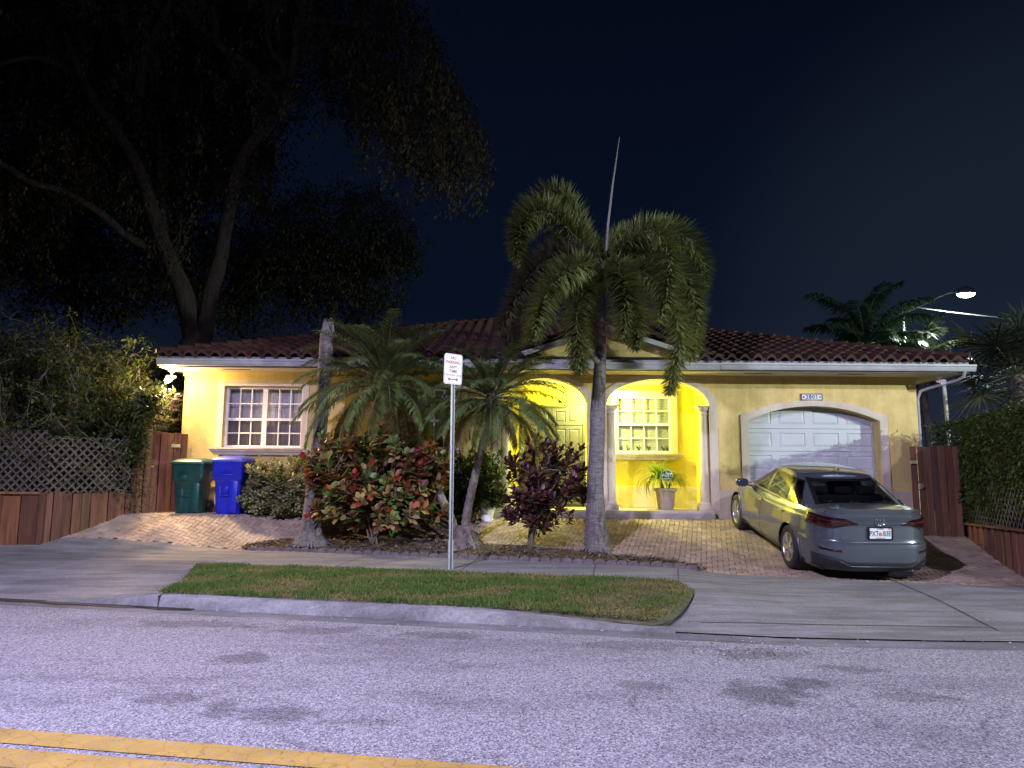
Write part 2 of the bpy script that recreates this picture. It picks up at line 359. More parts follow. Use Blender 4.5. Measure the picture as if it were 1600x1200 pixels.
# gutter pan
struct(strip(lambda x:Yc(x)-.34,lambda x:Yc(x)-.0005,lambda v:-60,lambda v:60,700,4,0.0,M['kerb'] if 0 else concrete('gutter_pan',(.20,.195,.19),.5),'gutter_pan'))
struct(strip(lambda x:Yc(x)-.15-.07*noise.noise(Vector((x*3,0,0))),lambda x:Yc(x)-.01,lambda v:-14,lambda v:-3.5,90,2,.009,simple('gutter_grime',(.03,.026,.022),.7,var=.5,vs=6),'gutter_grime'))
# grass verge
b=MB()
def vfn(u,v):
    x=lerp(GL(v),GR(v),u); y=lerp(Yc(x)+.13,Yg(x),v); e=min(u,1-u,v,1-v)
    return (x,y,(.012 if 0<u<1 and 0<v<1 else -.03)+noise.noise(Vector((x*1.5,y*2,0)))*.014-.075*sstep(.7,1,u)*sstep(.75,0,v))
b.grid(vfn,90,24); struct(b.build('verge_soil',M['turf'],smooth=True))
b=MB(); g=random.Random(3)
for i in range(60000):
    u,v=g.random(),g.random(); x=lerp(GL(v),GR(v),u); y=lerp(Yc(x)+.10,Yg(x)+.03,v)
    d=noise.noise(Vector((x*1.3,y*1.8,4)))+.5*noise.noise(Vector((x*4,y*4,1)))
    dry=sstep(-.4,.45,d+g.gauss(0,.15)+ (sstep(1.0,2,x)*.5)-.05)
    if g.random()<dry*.45: continue
    z=vfn(u,v)[2] if .01<u<.99 and .02<v<.98 else -.0
    h=g.uniform(.018,.05)*(1-.4*dry)*(1+.9*max(0,noise.noise(Vector((x*3.1,y*3.1,9))))); a=g.uniform(0,6.28); dx,dy=math.cos(a)*.006,math.sin(a)*.006; lx,ly=g.uniform(-.03,.03),g.uniform(-.03,.03)
    k=g.uniform(.6,1.25); col=(lerp(.080,.20,dry)*k,lerp(.145,.175,dry)*k,lerp(.026,.055,dry)*k)
    b.add([(x-dx,y-dy,z),(x+dx,y+dy,z),(x+lx+dx*.5,y+ly,z+h),(x+lx*1.2,y+ly*1.2,z+h*1.02)],[(0,1,2,3)],col)
tag(b.build('grass',M['dull_leaf']),'short patchy green and straw coloured grass on the verge','grass',kind='stuff')
# ---- planting bed ----
def Yb0(x): return Yp(x)-.02
def Yb1(x):
    t=(x+4.75)/(2.9+4.75); return Yb0(x)+max(0.02,1.05*math.sin(PI*max(.0,min(1,t)))**.45)
BX0,BX1=-4.75,2.9
def bedz(x,y): return gz(x,y)+.035+.03*noise.noise(Vector((x*2.5,y*2.5,7)))+.02*noise.noise(Vector((x*9,y*9,2)))
struct(strip(Yb0,Yb1,lambda v:BX0,lambda v:BX1,160,20,.03,M['soil'],'planting_bed',bedz))
b=MB(); k=0
x=BX0+.1
while x<BX1-.15:
    for fn in (Yb0,):
        y=fn(x)-.03; z=gz(x,y); Mx=Matrix.Translation((x+.08,y,z))@Matrix.Rotation(rnd.uniform(-.06,.06)-.26,4,'Z')
        vs=[]; n=9; h=.075+rnd.uniform(-.012,.012)
        for yy in (0,.045):
            vs+= [Mx@Vector((.082*math.cos(PI*i/(n-1)),yy,h*(.45+.55*math.sin(PI*i/(n-1)))) ) for i in range(n)]+[Mx@Vector((-.082,yy,-.02)),Mx@Vector((.082,yy,-.02))]
        q=n+2; fs=[tuple(range(q))[::-1],tuple(range(q,2*q))]+[(i,(i+1)%q,(i+1)%q+q,i+q) for i in range(q)]
        b.add(vs,fs)
    x+=.165
tag(b.build('bed_edging',M['scallop'],loc=(-1,Yb0(-1),0),fixn=True),'low scalloped dark concrete edging in front of the planting bed','edging')
b=MB(); x=BX0+.3
while x<BX1-.3:
    y=Yb1(x); b.bbox((x,y,gz(x,y)-.03),(x+.2,y+.05,gz(x,y)+.05+rnd.uniform(-.02,.015)),.004,col=(.1*rnd.uniform(.7,1.3),.07,.06)); x+=.197
tag(b.build('bed_edging',M['scallop'],loc=(-1,Yb1(-1),.1)),'straight low edging stones behind the planting bed, against the pavers','edging')
# litter: fallen leaves + mulch chips on the bed
b=MB()
for i in range(4200):
    x=rnd.uniform(BX0,BX1); y=rnd.uniform(Yb0(x),Yb1(x)); z=bedz(x,y)+.008
    s=rnd.uniform(.012,.05); a=rnd.uniform(0,6.28); c=rnd.choice([(.20,.13,.07),(.12,.07,.04),(.26,.19,.10),(.09,.10,.03),(.30,.24,.15)]); k=rnd.uniform(.5,1.1)
    ux,uy=math.cos(a)*s,math.sin(a)*s; t=rnd.uniform(-.5,1)*s
    b.add([(x-ux,y-uy,z),(x+uy*.45,y-ux*.45,z+t*.4),(x+ux,y+uy,z+t),(x-uy*.45,y+ux*.45,z+.2*s)],[(0,1,2,3)],tuple(q*k for q in c))
tag(b.build('leaf_litter',M['dull_leaf']),'dry leaves and mulch chips scattered over the bed','leaf litter',kind='stuff')
# loose debris on road and verge
b=MB(); g=random.Random(12)
for i in range(700):
    r_=g.random()
    if r_<.35: q=hit(g.gauss(1190,60),g.gauss(1018,7))
    elif r_<.7:
        x=g.uniform(-9,9); q=Vector((x,Yc(x)-abs(g.gauss(0,.16)),0))
    else:
        x=g.uniform(-9,9); q=Vector((x,g.uniform(4,12.5),0))
    z=gz(q.x,q.y)+.004; s=g.uniform(.004,.016); a=g.uniform(0,6.28); ux,uy=math.cos(a)*s,math.sin(a)*s*.6
    if GL(.5)<q.x<GR(.5) and Yc(q.x)<q.y<Yg(q.x): z+=.05
    b.add([(q.x-ux,q.y-uy,z),(q.x+uy,q.y-ux*.5,z),(q.x+ux,q.y+uy,z+s*.4),(q.x-uy,q.y+ux*.5,z),(q.x,q.y,z+s*.6)],[(0,1,4),(1,2,4),(2,3,4),(3,0,4)],g.choice([(.45,.42,.38),(.2,.14,.08),(.08,.06,.04),(.5,.48,.45)]))
tag(b.build('road_grit',M['dull_leaf']),'small stones and dry leaf bits lying on road and concrete','grit',kind='stuff')
# ---- pavers: real herringbone bricks ----
struct(strip(lambda x:Yp(x)-.05,lambda x:15.2,lambda v:-9.6,lambda v:8.3,160,60,-.03,M['sand'],'paver_sand'))
bm=bmesh.new(); cl=bm.verts.layers.float_color.new('Col'); W=.086; g=random.Random(5)
ca,sa=math.cos(R(-15.5)),math.sin(R(-15.5))
def brick(cx,cy,hx,hy):
    X=cx*ca-cy*sa; Y=cx*sa+cy*ca+11.9
    if not(-9.4<X<8.25 and Yp(X)-.25<Y<15.0): return
    k=g.uniform(.85,1.18); h=g.random(); t=noise.noise(Vector((X*.5,Y*.5,0)))*.2
    col=(lerp(.37,.30,h)*(k+t),lerp(.275,.235,h)*(k+t),lerp(.185,.165,h)*(k+t),1)
    dz=g.uniform(-.002,.002); bv=.006; lo=[];hi=[]
    for sx,sy in ((-1,-1),(1,-1),(1,1),(-1,1)):
        for arr,ins,zz in ((lo,0,-.009),(hi,bv,.003)):
            lx=cx+sx*(hx-ins-.0025); ly=cy+sy*(hy-ins-.003); x=lx*ca-ly*sa; y=lx*sa+ly*ca+11.9
            v=bm.verts.new((x,y,gz(x,y)+zz+dz)); v[cl]=col; arr.append(v)
    bm.faces.new(hi)
    for i in range(4): bm.faces.new((lo[i],lo[(i+1)%4],hi[(i+1)%4],hi[i]))
for i in range(-120,120):
    for j in range(-80,80):
        # herringbone cells (2:1 bricks): repeat of 4
        m4=(i-j)%4
        if m4==0: brick((i+1)*W,(j+.5)*W,W,W/2)
        elif m4==3: brick((i+.5)*W,(j+1)*W,W/2,W)
kill=[f for f in bm.faces if f.calc_center_median().y<Yp(f.calc_center_median().x)-.0]
bmesh.ops.delete(bm,geom=kill,context='FACES')
me=bpy.data.meshes.new('paver_driveway'); bm.to_mesh(me); bm.free(); me.materials.append(M['paver'])
o=bpy.data.objects.new('paver_driveway',me); sc.collection.objects.link(o); struct(o)
# ================= HOUSE =================
YW=14.7
house=thing('house','single storey yellow stucco house with red barrel tile roof, arched porch and arched garage','house',(0.8,YW,.5))
def arc(cx,zs,hw,rise,n=24,rev=False,pw=1.0):
    p=[(cx+hw*math.cos(PI*i/n),zs+rise*math.sin(PI*i/n)**pw) for i in range(n+1)]; return p if not rev else p[::-1]
def opening(x0,x1,z0,zs,rise,n=24):
    cx,hw=(x0+x1)/2,(x1-x0)/2
    return [(x0,z0),(x1,z0)]+arc(cx,zs,hw,rise,n)
def rect(x0,x1,z0,z1): return [(x0,z0),(x1,z0),(x1,z1),(x0,z1)]
def segarch(x0,x1,z0,zs,rise,n=24):
    # segmental arch (flat circle arc)
    cx,hw=(x0+x1)/2,(x1-x0)/2; r=(hw*hw+rise*rise)/(2*rise); a=math.asin(hw/r)
    return [(x0,z0),(x1,z0)]+[(cx+r*math.sin(a-2*a*i/n),zs+rise-r+r*math.cos(a-2*a*i/n)) for i in range(n+1)]
A1=(-.22,1.57,2.80,.56); A2=(1.97,4.09,2.80,.56); GA=(4.90,7.62,2.52,.30)
W1=(-5.98,-4.35,1.87,3.15); W2=(-2.60,-1.16,1.87,3.15)
b=MB()
b.poly_holes(rect(-6.83,8.43,.2,3.46),[rect(W1[0],W1[1],W1[2],W1[3]),rect(*W2[:2],*W2[2:]),opening(A1[0],A1[1],.60,A1[2],A1[3]),opening(A2[0],A2[1],.60,A2[2],A2[3]),segarch(GA[0],GA[1],.42,GA[2],GA[3])],YW,YW+.22)
wall=b.build('wall',M['wall'],house)
b=MB(); b.box((8.21,YW+.222,.2),(8.43,24,3.46)); b.box((-6.83,YW+.222,.2),(-6.61,24,3.46)); b.box((-6.83,24.002,.2),(8.43,24.2,3.46)); b.build('side_wall',M['wall'],house)
# projecting base course
for x0,x1 in ((-6.86,-.52),(4.12,4.73),(7.79,8.46)):
    b=MB(); b.bbox((x0,YW-.035,.2),(x1,YW-.002,1.08),.006); b.build('base_course',M['wains'],house)
# porch interior
PB=15.95
b=MB()
PW=(2.36,3.60,1.86,3.14); DR=(.16,1.66,.66,2.92)
b.poly_holes(rect(-.55,4.12,.5,3.46),[rect(*PW[:2],*PW[2:]),rect(*DR[:2],*DR[2:])],PB,PB+.18)
b.build('porch_wall',M['porch'] if 'porch' in M else stucco('porch_stucco',(.66,.56,.045),.05),house)
M['porch']=bpy.data.materials['porch_stucco']
for x0,x1 in ((4.12,4.28),(-.72,-.56)):
    b=MB(); b.box((x0,YW+.222,.5),(x1,PB,3.46)); b.build('porch_wall',M['porch'],house)
b=MB(); b.box((-.56,YW+.222,3.40),(4.12,PB-.002,3.455)); b.build('porch_ceiling',M['soffit'],house)
PBM=stucco('pale_base',(.74,.64,.34),.05)
for x0,x1 in ((-.50,.14),(1.70,4.119)):
    b=MB(); b.bbox((x0,PB-.03,.66),(x1,PB-.003,1.12),.005); b.build('porch_base_course',PBM,house)
b=MB(); b.bbox((-.42,14.46,.30),(4.11,PB-.002,.655),.012); b.build('porch_step',simple('porch_slab',(.40,.36,.30),.6,var=.25,vs=2),house)
b=MB(); 
for i in range(8): b.box((-.42+i*.566,14.455,.612),(-.42+(i+1)*.566-.008,14.7,.662))
b.build('step_edge',simple('step_tile',(.52,.47,.38),.5,var=.2,vs=3),house)
# arch trims
def trim_open(out,inn,y0,y1): 
    b=MB(); b.poly_holes(out,[inn],y0,y1); return b
def archtrim(x0,x1,zs,rise,wd=.17):
    n=28; cx,hw=(x0+x1)/2,(x1-x0)/2
    inn=[(cx+hw*math.cos(PI*i/n),zs+rise*math.sin(PI*i/n)) for i in range(n+1)]
    out=[(cx+(hw+wd)*math.cos(PI*i/n),zs+(rise+wd*.62)*math.sin(PI*i/n)) for i in range(n+1)]
    lo=.655
    pts=[(x1,lo)]+inn+[(x0,lo),(x0-wd,lo)]+out[::-1]+[(x1+wd,lo)]
    return pts
for A,(l,r_) in ((A1,(.30,.17)),(A2,(.17,.17))):
    b=MB(); b.poly_holes(archtrim(*A),[],YW-.045,YW-.003); b.build('arch_trim',M['trim'],house)
# columns (engaged, Tuscan)
for cx in (4.0,2.06,-.13):
    t=MB(); cy=YW+.09; Mx=Matrix.Translation((cx,cy,0))
    t.bbox((cx-.14,cy-.14,.66),(cx+.14,cy+.14,.76),.01)
    t.lathe([(.0,.76),(.135,.76),(.14,.79),(.125,.82),(.10,.84),(.10,.87),(.098,1.6),(.088,2.60),(.088,2.62),(.105,2.63),(.105,2.65),(.09,2.66),(.09,2.69),(.12,2.72),(.145,2.76),(.145,2.785),(0,2.785)],28,Mx)
    t.bbox((cx-.155,cy-.155,2.785),(cx+.155,cy+.155,2.815),.004)
    t.build('column',M['trim'],house,smooth=35)
# windows
def window(x0,x1,z0,z1,yf,cols,units=1,split=.5,trimw=.13,sill=True,pane='glass_dark',frame='white',matT=None,ins=.10):
    fr=MB(); d0,d1=yf+ins,yf+ins+.07
    fr.poly_holes(rect(x0+.002,x1-.002,z0+.002,z1-.002),[rect(x0+(x1-x0)*u/units+.05,x0+(x1-x0)*(u+1)/units-.05,z0+.05,z1-.05) for u in range(units)],d0,d1)
    fo=fr.build('window',M[frame],house)
    for u in range(units):
        a,c=x0+(x1-x0)*u/units+.05,x0+(x1-x0)*(u+1)/units-.05; zm=lerp(z0+.05,z1-.05,split)
        mu=MB(); mu.box((a,d0+.003,zm-.025),(c,d1-.01,zm+.025))
        for lo,hi,yy in ((z0+.05,zm-.025,d0+.035),(zm+.025,z1-.05,d0+.015)):
            for k in range(1,cols): xx=lerp(a,c,k/cols); mu.box((xx-.011,yy,lo+.001),(xx+.011,yy+.014,hi-.001))
            zz=(lo+hi)/2; mu.box((a+.001,yy+.002,zz-.011),(c-.001,yy+.012,zz+.011))
        mu.build('muntins',M[frame],fo)
        pa=MB(); pa.add([(a-.004,d0+.055,z0+.045),(c+.004,d0+.055,z0+.045),(c+.004,d0+.055,z1-.045),(a-.004,d0+.055,z1-.045)],[(0,1,2,3)]); pa.build('pane',M[pane],fo)
    if trimw:
        t=MB(); w=trimw; t.poly_holes(rect(x0-w,x1+w,z0-.001,z1+w),[rect(x0-.001,x1+.001,z0+.0015,z1+.001)],yf-.035,yf-.003); t.build('window_trim',matT or M['trim'],house)
    if sill:
        s=MB(); a,c=x0-trimw-.09,x1+trimw+.09
        prof=[(0,0),(-.16,0),(-.16,-.035),(-.13,-.05),(-.12,-.085),(-.09,-.10),(-.07,-.15),(0,-.15)]
        vs=[(xx,yf-.003+p[0],z0+p[1]) for xx,k in ((a,0),(c,1)) for p in prof]; n=len(prof)
        # mitred ends
        vs=[(a+.16+p[0],yf-.003+p[0],z0+p[1]) for p in prof]+[(c-.16-p[0],yf-.003+p[0],z0+p[1]) for p in prof]
        s.add(vs,[tuple(range(n))[::-1],tuple(range(n,2*n))]+[(i,(i+1)%n,(i+1)%n+n,i+n) for i in range(n)]); s.build('window_sill',matT or M['trim'],house,fixn=True)
    return fo
M['blind']=simple('closed_blinds',(.62,.61,.58),.7,var=.15,vs=1.5,bs=1,bscale=9,bd=.004)
def seethru(name,tint,refl_rough=.03):
    m,t,bb,n,l=nodes(name); tr=n.new('ShaderNodeBsdfTransparent'); tr.inputs[0].default_value=(*tint,1); gl=n.new('ShaderNodeBsdfGlossy'); gl.inputs['Roughness'].default_value=refl_rough
    lw=n.new('ShaderNodeLayerWeight'); lw.inputs[0].default_value=.5; pw_=n.new('ShaderNodeMath'); pw_.operation='POWER'; pw_.inputs[1].default_value=4.5; l.new(lw.outputs['Facing'],pw_.inputs[0]); fz=n.new('ShaderNodeMath'); fz.operation='MULTIPLY_ADD'; fz.inputs[1].default_value=.85; fz.inputs[2].default_value=.05; l.new(pw_.outputs[0],fz.inputs[0]); ms=n.new('ShaderNodeMixShader'); l.new(fz.outputs[0],ms.inputs[0]); l.new(tr.outputs[0],ms.inputs[1]); l.new(gl.outputs[0],ms.inputs[2]); l.new(ms.outputs[0],n['Material Output'].inputs[0]); return m
M['pane']=seethru('clear_window_glass',(.80,.83,.84))
window(*W1,YW,3,2,.46,pane='pane'); window(*W2,YW,3,2,.46,pane='pane')
pf=window(*PW,PB,4,1,.50,.12,pane='pane',ins=.02)
# blinds / curtains behind the glass: parts of the window
def blinds(x0,x1,z0,z1,y,mat,wavy=False,name='blind'):
    b=MB()
    if wavy:
        b.grid(lambda u,v:(lerp(x0,x1,u),y+.010*math.sin(u*70+math.sin(v*3+u*9)*1.5)+.010*math.sin(u*31),lerp(z0,z1,v)),120,6); return b.build(name,mat,pf,smooth=True)
    n=int((z1-z0)/.036)
    for i in range(n):
        z=lerp(z0,z1,(i+.5)/n); b.add([(x0,y-.012,z-.02),(x1,y-.012,z-.02),(x1,y+.014,z+.016),(x0,y+.014,z+.016)],[(0,1,2,3)])
    return b.build(name,mat,pf)
M['curtain']=simple('sheer_curtain',(.62,.58,.58),.8,var=.3,vs=1.2)
blinds(PW[0],PW[1],PW[2]+.03,PW[3],PB+.105,M['blind'])
M['screen']=seethru('insect_screen',(.50,.47,.46),.5)
for Wn in (W1,W2):
    b=MB(); zc=(Wn[2]+Wn[3])/2; b.add([(Wn[0]+.05,YW+.15,Wn[2]+.05),(Wn[1]-.05,YW+.15,Wn[2]+.05),(Wn[1]-.05,YW+.15,zc-.02),(Wn[0]+.05,YW+.15,zc-.02)],[(0,1,2,3)]); b.build('insect_screen',M['screen'],[o for o in house.children if o.name.startswith('window') and o.type=='MESH' and not o.name.startswith('window_')][0 if Wn is W1 else 1])
for Wn in (W1,W2): blinds(Wn[0],Wn[1],Wn[2]-.1,Wn[3]+.1,YW+.30,M['curtain'],True,'curtain')
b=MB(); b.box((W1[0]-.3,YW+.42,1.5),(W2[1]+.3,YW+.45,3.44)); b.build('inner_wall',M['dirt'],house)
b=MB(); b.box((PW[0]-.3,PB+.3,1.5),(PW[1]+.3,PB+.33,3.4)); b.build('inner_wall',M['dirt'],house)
# dim room partitions stop outside light reaching behind the panes
# small pots on the porch window's inner sill
b=MB(); g=random.Random(8)
for x in (2.46,2.62,2.86,3.08,3.42,3.5):
    for k in range(7):
        a=g.uniform(0,6.28); h=g.uniform(.04,.13); p=Vector((x,PB+.087,PW[2]+.05)); q=p+Vector((math.cos(a)*.05,math.sin(a)*.006,h))
        b.add([p,p+Vector((.012,0,0)),q+Vector((.012,0,0)),q],[(0,1,2,3)],(.06,.12,.03))
b.build('sill_plants',M['leaf'],pf)
# front door: double leaf with transom panels
b=MB(); b.poly_holes(rect(DR[0]+.002,DR[1]-.002,DR[2],DR[3]-.002),[rect(DR[0]+.06,DR[1]-.06,DR[2]+.005,DR[3]-.05)],PB+.01,PB+.12); fd=b.build('front_door',M['door'],house)
def panels(name,x0,x1,z0,z1,rows,y,mat,parent,cols=1,mg=.07,gap=.06,depth=.018):
    b=MB(); zs=[z0]; tot=sum(rows)
    H_=(z1-z0-mg*2-gap*(len(rows)-1)); z=z0+mg; holes=[]
    cw=(x1-x0-mg*2-gap*(cols-1))/cols
    for r_ in rows:
        h=H_*r_/tot
        for c in range(cols):
            xa=x0+mg+c*(cw+gap); holes.append((xa,xa+cw,z,z+h))
        z+=h+gap
    b.poly_holes(rect(x0,x1,z0,z1),[rect(*h) for h in holes],y,y+.04)
    for (xa,xb,za,zb) in holes:
        i=.028; q=[(xa,y,za),(xb,y,za),(xb,y,zb),(xa,y,zb)]; q2=[(xa+i*.5,y+depth,za+i*.5),(xb-i*.5,y+depth,za+i*.5),(xb-i*.5,y+depth,zb-i*.5),(xa+i*.5,y+depth,zb-i*.5)]; j=i*1.5; q3=[(xa+j,y+.006,za+j),(xb-j,y+.006,za+j),(xb-j,y+.006,zb-j),(xa+j,y+.006,zb-j)]
        b.add(q+q2+q3,[(k,(k+1)%4,(k+1)%4+4,k+4) for k in range(4)]+[(k+4,(k+1)%4+4,(k+1)%4+8,k+8) for k in range(4)]+[(8,9,10,11)])
    return b.build(name,mat,parent)
xm=(DR[0]+DR[1])/2; zt=2.86
for a,c in ((DR[0]+.065,xm-.004),(xm+.004,DR[1]-.065)):
    panels('door_leaf',a,c,DR[2]+.01,2.46,[1.15,1.35],PB+.03,M['door'],fd,2)
    panels('transom',a,c,2.475,zt-.002,[1],PB+.03,M['door'],fd,2)
BR=simple('brass',(.5,.36,.14),.3,1)
for s_ in (-.045,.045):
    b=MB(); b.lathe([(0,0),(.026,0),(.026,.008),(.01,.012),(.01,.03),(.028,.045),(.03,.06),(.018,.072),(0,.074)],16,Matrix.Translation((xm+s_*1.3,PB+.032,1.62))@Matrix.Rotation(PI/2,4,'X')); b.build('handle',BR,fd,smooth=True)
# garage door: raised panels on five sections, arched head
gy=YW+.26
gd=MB(); gd.box((GA[0]-.1,gy+.045,.42),(GA[1]+.1,gy+.07,3.0)); gdo=gd.build('garage_door',M['garage'],house)
zz=.47; sec=.475
for r_ in range(5):
    b=MB(); za,zb=zz+r_*sec,zz+(r_+1)*sec-.007
    x0,x1=GA[0]-.08,GA[1]+.08; cols=4; mg=.10
    cw=(x1-x0-mg*2-.16*(cols-1))/cols; holes=[(x0+mg+c*(cw+.16),x0+mg+c*(cw+.16)+cw,za+.085,zb-.085) for c in range(cols)]
    b.poly_holes(rect(x0,x1,za,zb),[rect(*h) for h in holes],gy,gy+.04)
    for (xa,xb,z1_,z2_) in holes:
        y=gy; q=[(xa,y,z1_),(xb,y,z1_),(xb,y,z2_),(xa,y,z2_)]; i=.014; j=.05
        q2=[(xa+i,y+.014,z1_+i),(xb-i,y+.014,z1_+i),(xb-i,y+.014,z2_-i),(xa+i,y+.014,z2_-i)]; q3=[(xa+j,y+.003,z1_+j),(xb-j,y+.003,z1_+j),(xb-j,y+.003,z2_-j),(xa+j,y+.003,z2_-j)]
        b.add(q+q2+q3,[(k,(k+1)%4,(k+1)%4+4,k+4) for k in range(4)]+[(k+4,(k+1)%4+4,(k+1)%4+8,k+8) for k in range(4)]+[(8,9,10,11)])
    b.build('door_section',M['garage'],gdo)
# deepen garage reveal
b=MB(); o_=segarch(GA[0],GA[1],.42,GA[2],GA[3]); n=len(o_)
b.add([(p[0],YW+.2,p[1]) for p in o_]+[(p[0],YW+.262,p[1]) for p in o_],[(i,i+1,i+1+n,i+n) for i in range(1,n-1)]+[(n-1,0,n,2*n-1)]); b.build('reveal',M['wall'],house)
# garage trim
def segtrim(g,wd,ztop):
    a=segarch(g[0],g[1],.44,g[2],g[3]); o2=segarch(g[0]-wd,g[1]+wd,.44,g[2]+.10,g[3]+.02)
    return a,o2
a,o2=segtrim(GA,.16,0)
b=MB(); b.poly_holes([(GA[1],.44)]+a[2:]+[(GA[0],.44),(GA[0]-.16,.44)]+o2[2:][::-1]+[(GA[1]+.16,.44)],[],YW-.04,YW-.003); b.build('arch_trim',M['trim'],house)
# keystone-less frieze band under the soffit
b=MB(); b.box((-6.86,YW-.02,3.36),(8.46,YW-.002,3.455)); 
# porch window upper mould + eave
b.build('frieze',M['wall'],house)
# house number plaque
pl=MB(); c=at(1268,620.5,YW); c=Vector((6.235,YW,3.01)); pl.bbox((c.x-.225,YW-.03,c.z-.072),(c.x+.225,YW-.004,c.z+.072),.006); po=pl.build('house_number',simple('plaque_frame',(.035,.03,.028),.5),house)
def text(s,size,loc,mat,parent,rot=(PI/2,0,0),ex=.002,ax='CENTER',name='lettering',sx=1,off=0,M4=None):
    cu=bpy.data.curves.new('t','FONT'); cu.body=s; cu.size=size; cu.extrude=ex; cu.align_x=ax; cu.align_y='CENTER'; cu.offset=off; cu.resolution_u=3
    t=bpy.data.objects.new('t',cu); sc.collection.objects.link(t); dg=bpy.context.evaluated_depsgraph_get(); me=bpy.data.meshes.new_from_object(t.evaluated_get(dg)); bpy.data.objects.remove(t); 
    T=M4 if M4 is not None else Matrix.Translation(loc)@Euler(rot).to_matrix().to_4x4()
    T=T@Matrix.Diagonal((sx,1,1,1)); b=MB(); b.add([T@v.co for v in me.vertices],[tuple(p.vertices) for p in me.polygons]); bpy.data.meshes.remove(me)
    return b.build(name,mat,parent)
M['ink']=simple('black_ink',(.012,.012,.02),.6,var=0); M['tilewhite']=simple('white_number_tile',(.62,.62,.64),.35,var=.05)
b=MB()
for k in range(6): 
    wd=.066; b.box((c.x-.204+k*.068,YW-.034,c.z-.052),(c.x-.204+k*.068+wd,YW-.029,c.z+.052))
b.build('number_tile',M['tilewhite'],po)
for k,ch in enumerate('2801'): text(ch,.112,(c.x-.102+k*.068,YW-.036,c.z),M['ink'],po,off=.002)
b=MB()
for sx in (-.17,.17):
    b.add([(c.x+sx-.016,YW-.0362,c.z),(c.x+sx,YW-.0362,c.z-.03),(c.x+sx+.016,YW-.0362,c.z),(c.x+sx,YW-.0362,c.z+.03)],[(0,1,2,3)])
    b.build('ornament',M['ink'],po); b=MB()
# soffit, fascia, gutter
EY=13.95; EX0,EX1=-7.02,9.08; EZ=3.64
b=MB(); b.box((EX0+.05,EY+.05,3.44),(EX1-.05,YW+.22,3.462)); b.box((8.431,YW+.2,3.44),(EX1-.05,24,3.462)); b.box((EX0+.05,YW+.2,3.44),(-6.832,24,3.462)); b.build('soffit',M['soffit'],house)
VM=simple('vent_mesh',(.05,.045,.04),.7)
for x in (-5.6,-2.6,5.0,6.9):
    b=MB(); b.box((x-.28,EY+.30,3.436),(x+.28,EY+.38,3.4395)); b.build('soffit_vent',VM,house)
b=MB(); b.box((EX0,EY+.0,3.43),(EX1,EY+.045,3.655)); b.box((EX1-.045,EY+.046,3.43),(EX1,24.2,3.655)); b.box((EX0,EY+.046,3.43),(EX0+.045,24.2,3.655)); b.build('fascia',M['fascia'],house)
def gutter(x0,x1,name='gutter',y=EY,z1=3.585):
    s=MB(); prof=[(-.002,z1),(-.002,z1-.13),(-.085,z1-.13),(-.10,z1-.10),(-.115,z1-.045),(-.13,z1-.03),(-.13,z1),(-.118,z1),(-.118,z1-.025),(-.10,z1-.04),(-.08,z1-.12),(-.012,z1-.12),(-.012,z1)]
    n=len(prof); vs=[(x0,y+p[0],p[1]) for p in prof]+[(x1,y+p[0],p[1]) for p in prof]
    s.add(vs,[tuple(range(n))[::-1],tuple(range(n,2*n))]+[(i,(i+1)%n,(i+1)%n+n,i+n) for i in range(n)])
    x=x0+.4
    while x<x1: s.box((x-.01,y-.125,z1-.012),(x+.01,y-.003,z1-.004)); x+=.9
    return s.build(name,M['gutter'],house,fixn=True)
gutter(EX0,-.25); gutter(4.12,EX1+.08); gutter(-.24,4.11,z1=3.575)
# right corner downspout
b=MB(); P=[at(1510,588,14.0),at(1480,592,14.1)]
ds=[(8.95,13.88,3.46),(8.95,13.92,3.36),(8.90,14.05,3.30),(8.62,14.55,3.20),(8.50,14.66,3.15),(8.465,14.72,3.0),(8.465,14.72,.5)]
b.tube(ds,.030,10); b.build('downspout',M['gutter'],house,smooth=40)
# twin-head flood fixture (unlit) under the right eave
t=thing('flood_light','unlit white twin head flood lamp under the right end of the eave','lamp',(8.72,14.35,3.3))
b=MB(); b.lathe([(0,3.43),(.06,3.43),(.06,3.40),(.02,3.39),(.02,3.34),(0,3.34)],14,Matrix.Translation((8.72,14.35,0))); b.build('mount',M['white'],t,smooth=40)
for s_ in (-1,1):
    b=MB(); b.lathe([(0,-.02),(.03,-.02),(.035,.03),(.055,.10),(.058,.12),(.05,.122),(0,.112)],16,Matrix.Translation((8.72+s_*.05,14.33,3.32))@Matrix.Rotation(s_*R(55),4,'Y')@Matrix.Rotation(R(120),4,'X')); b.build('lamp_head',M['white'],t,smooth=40)
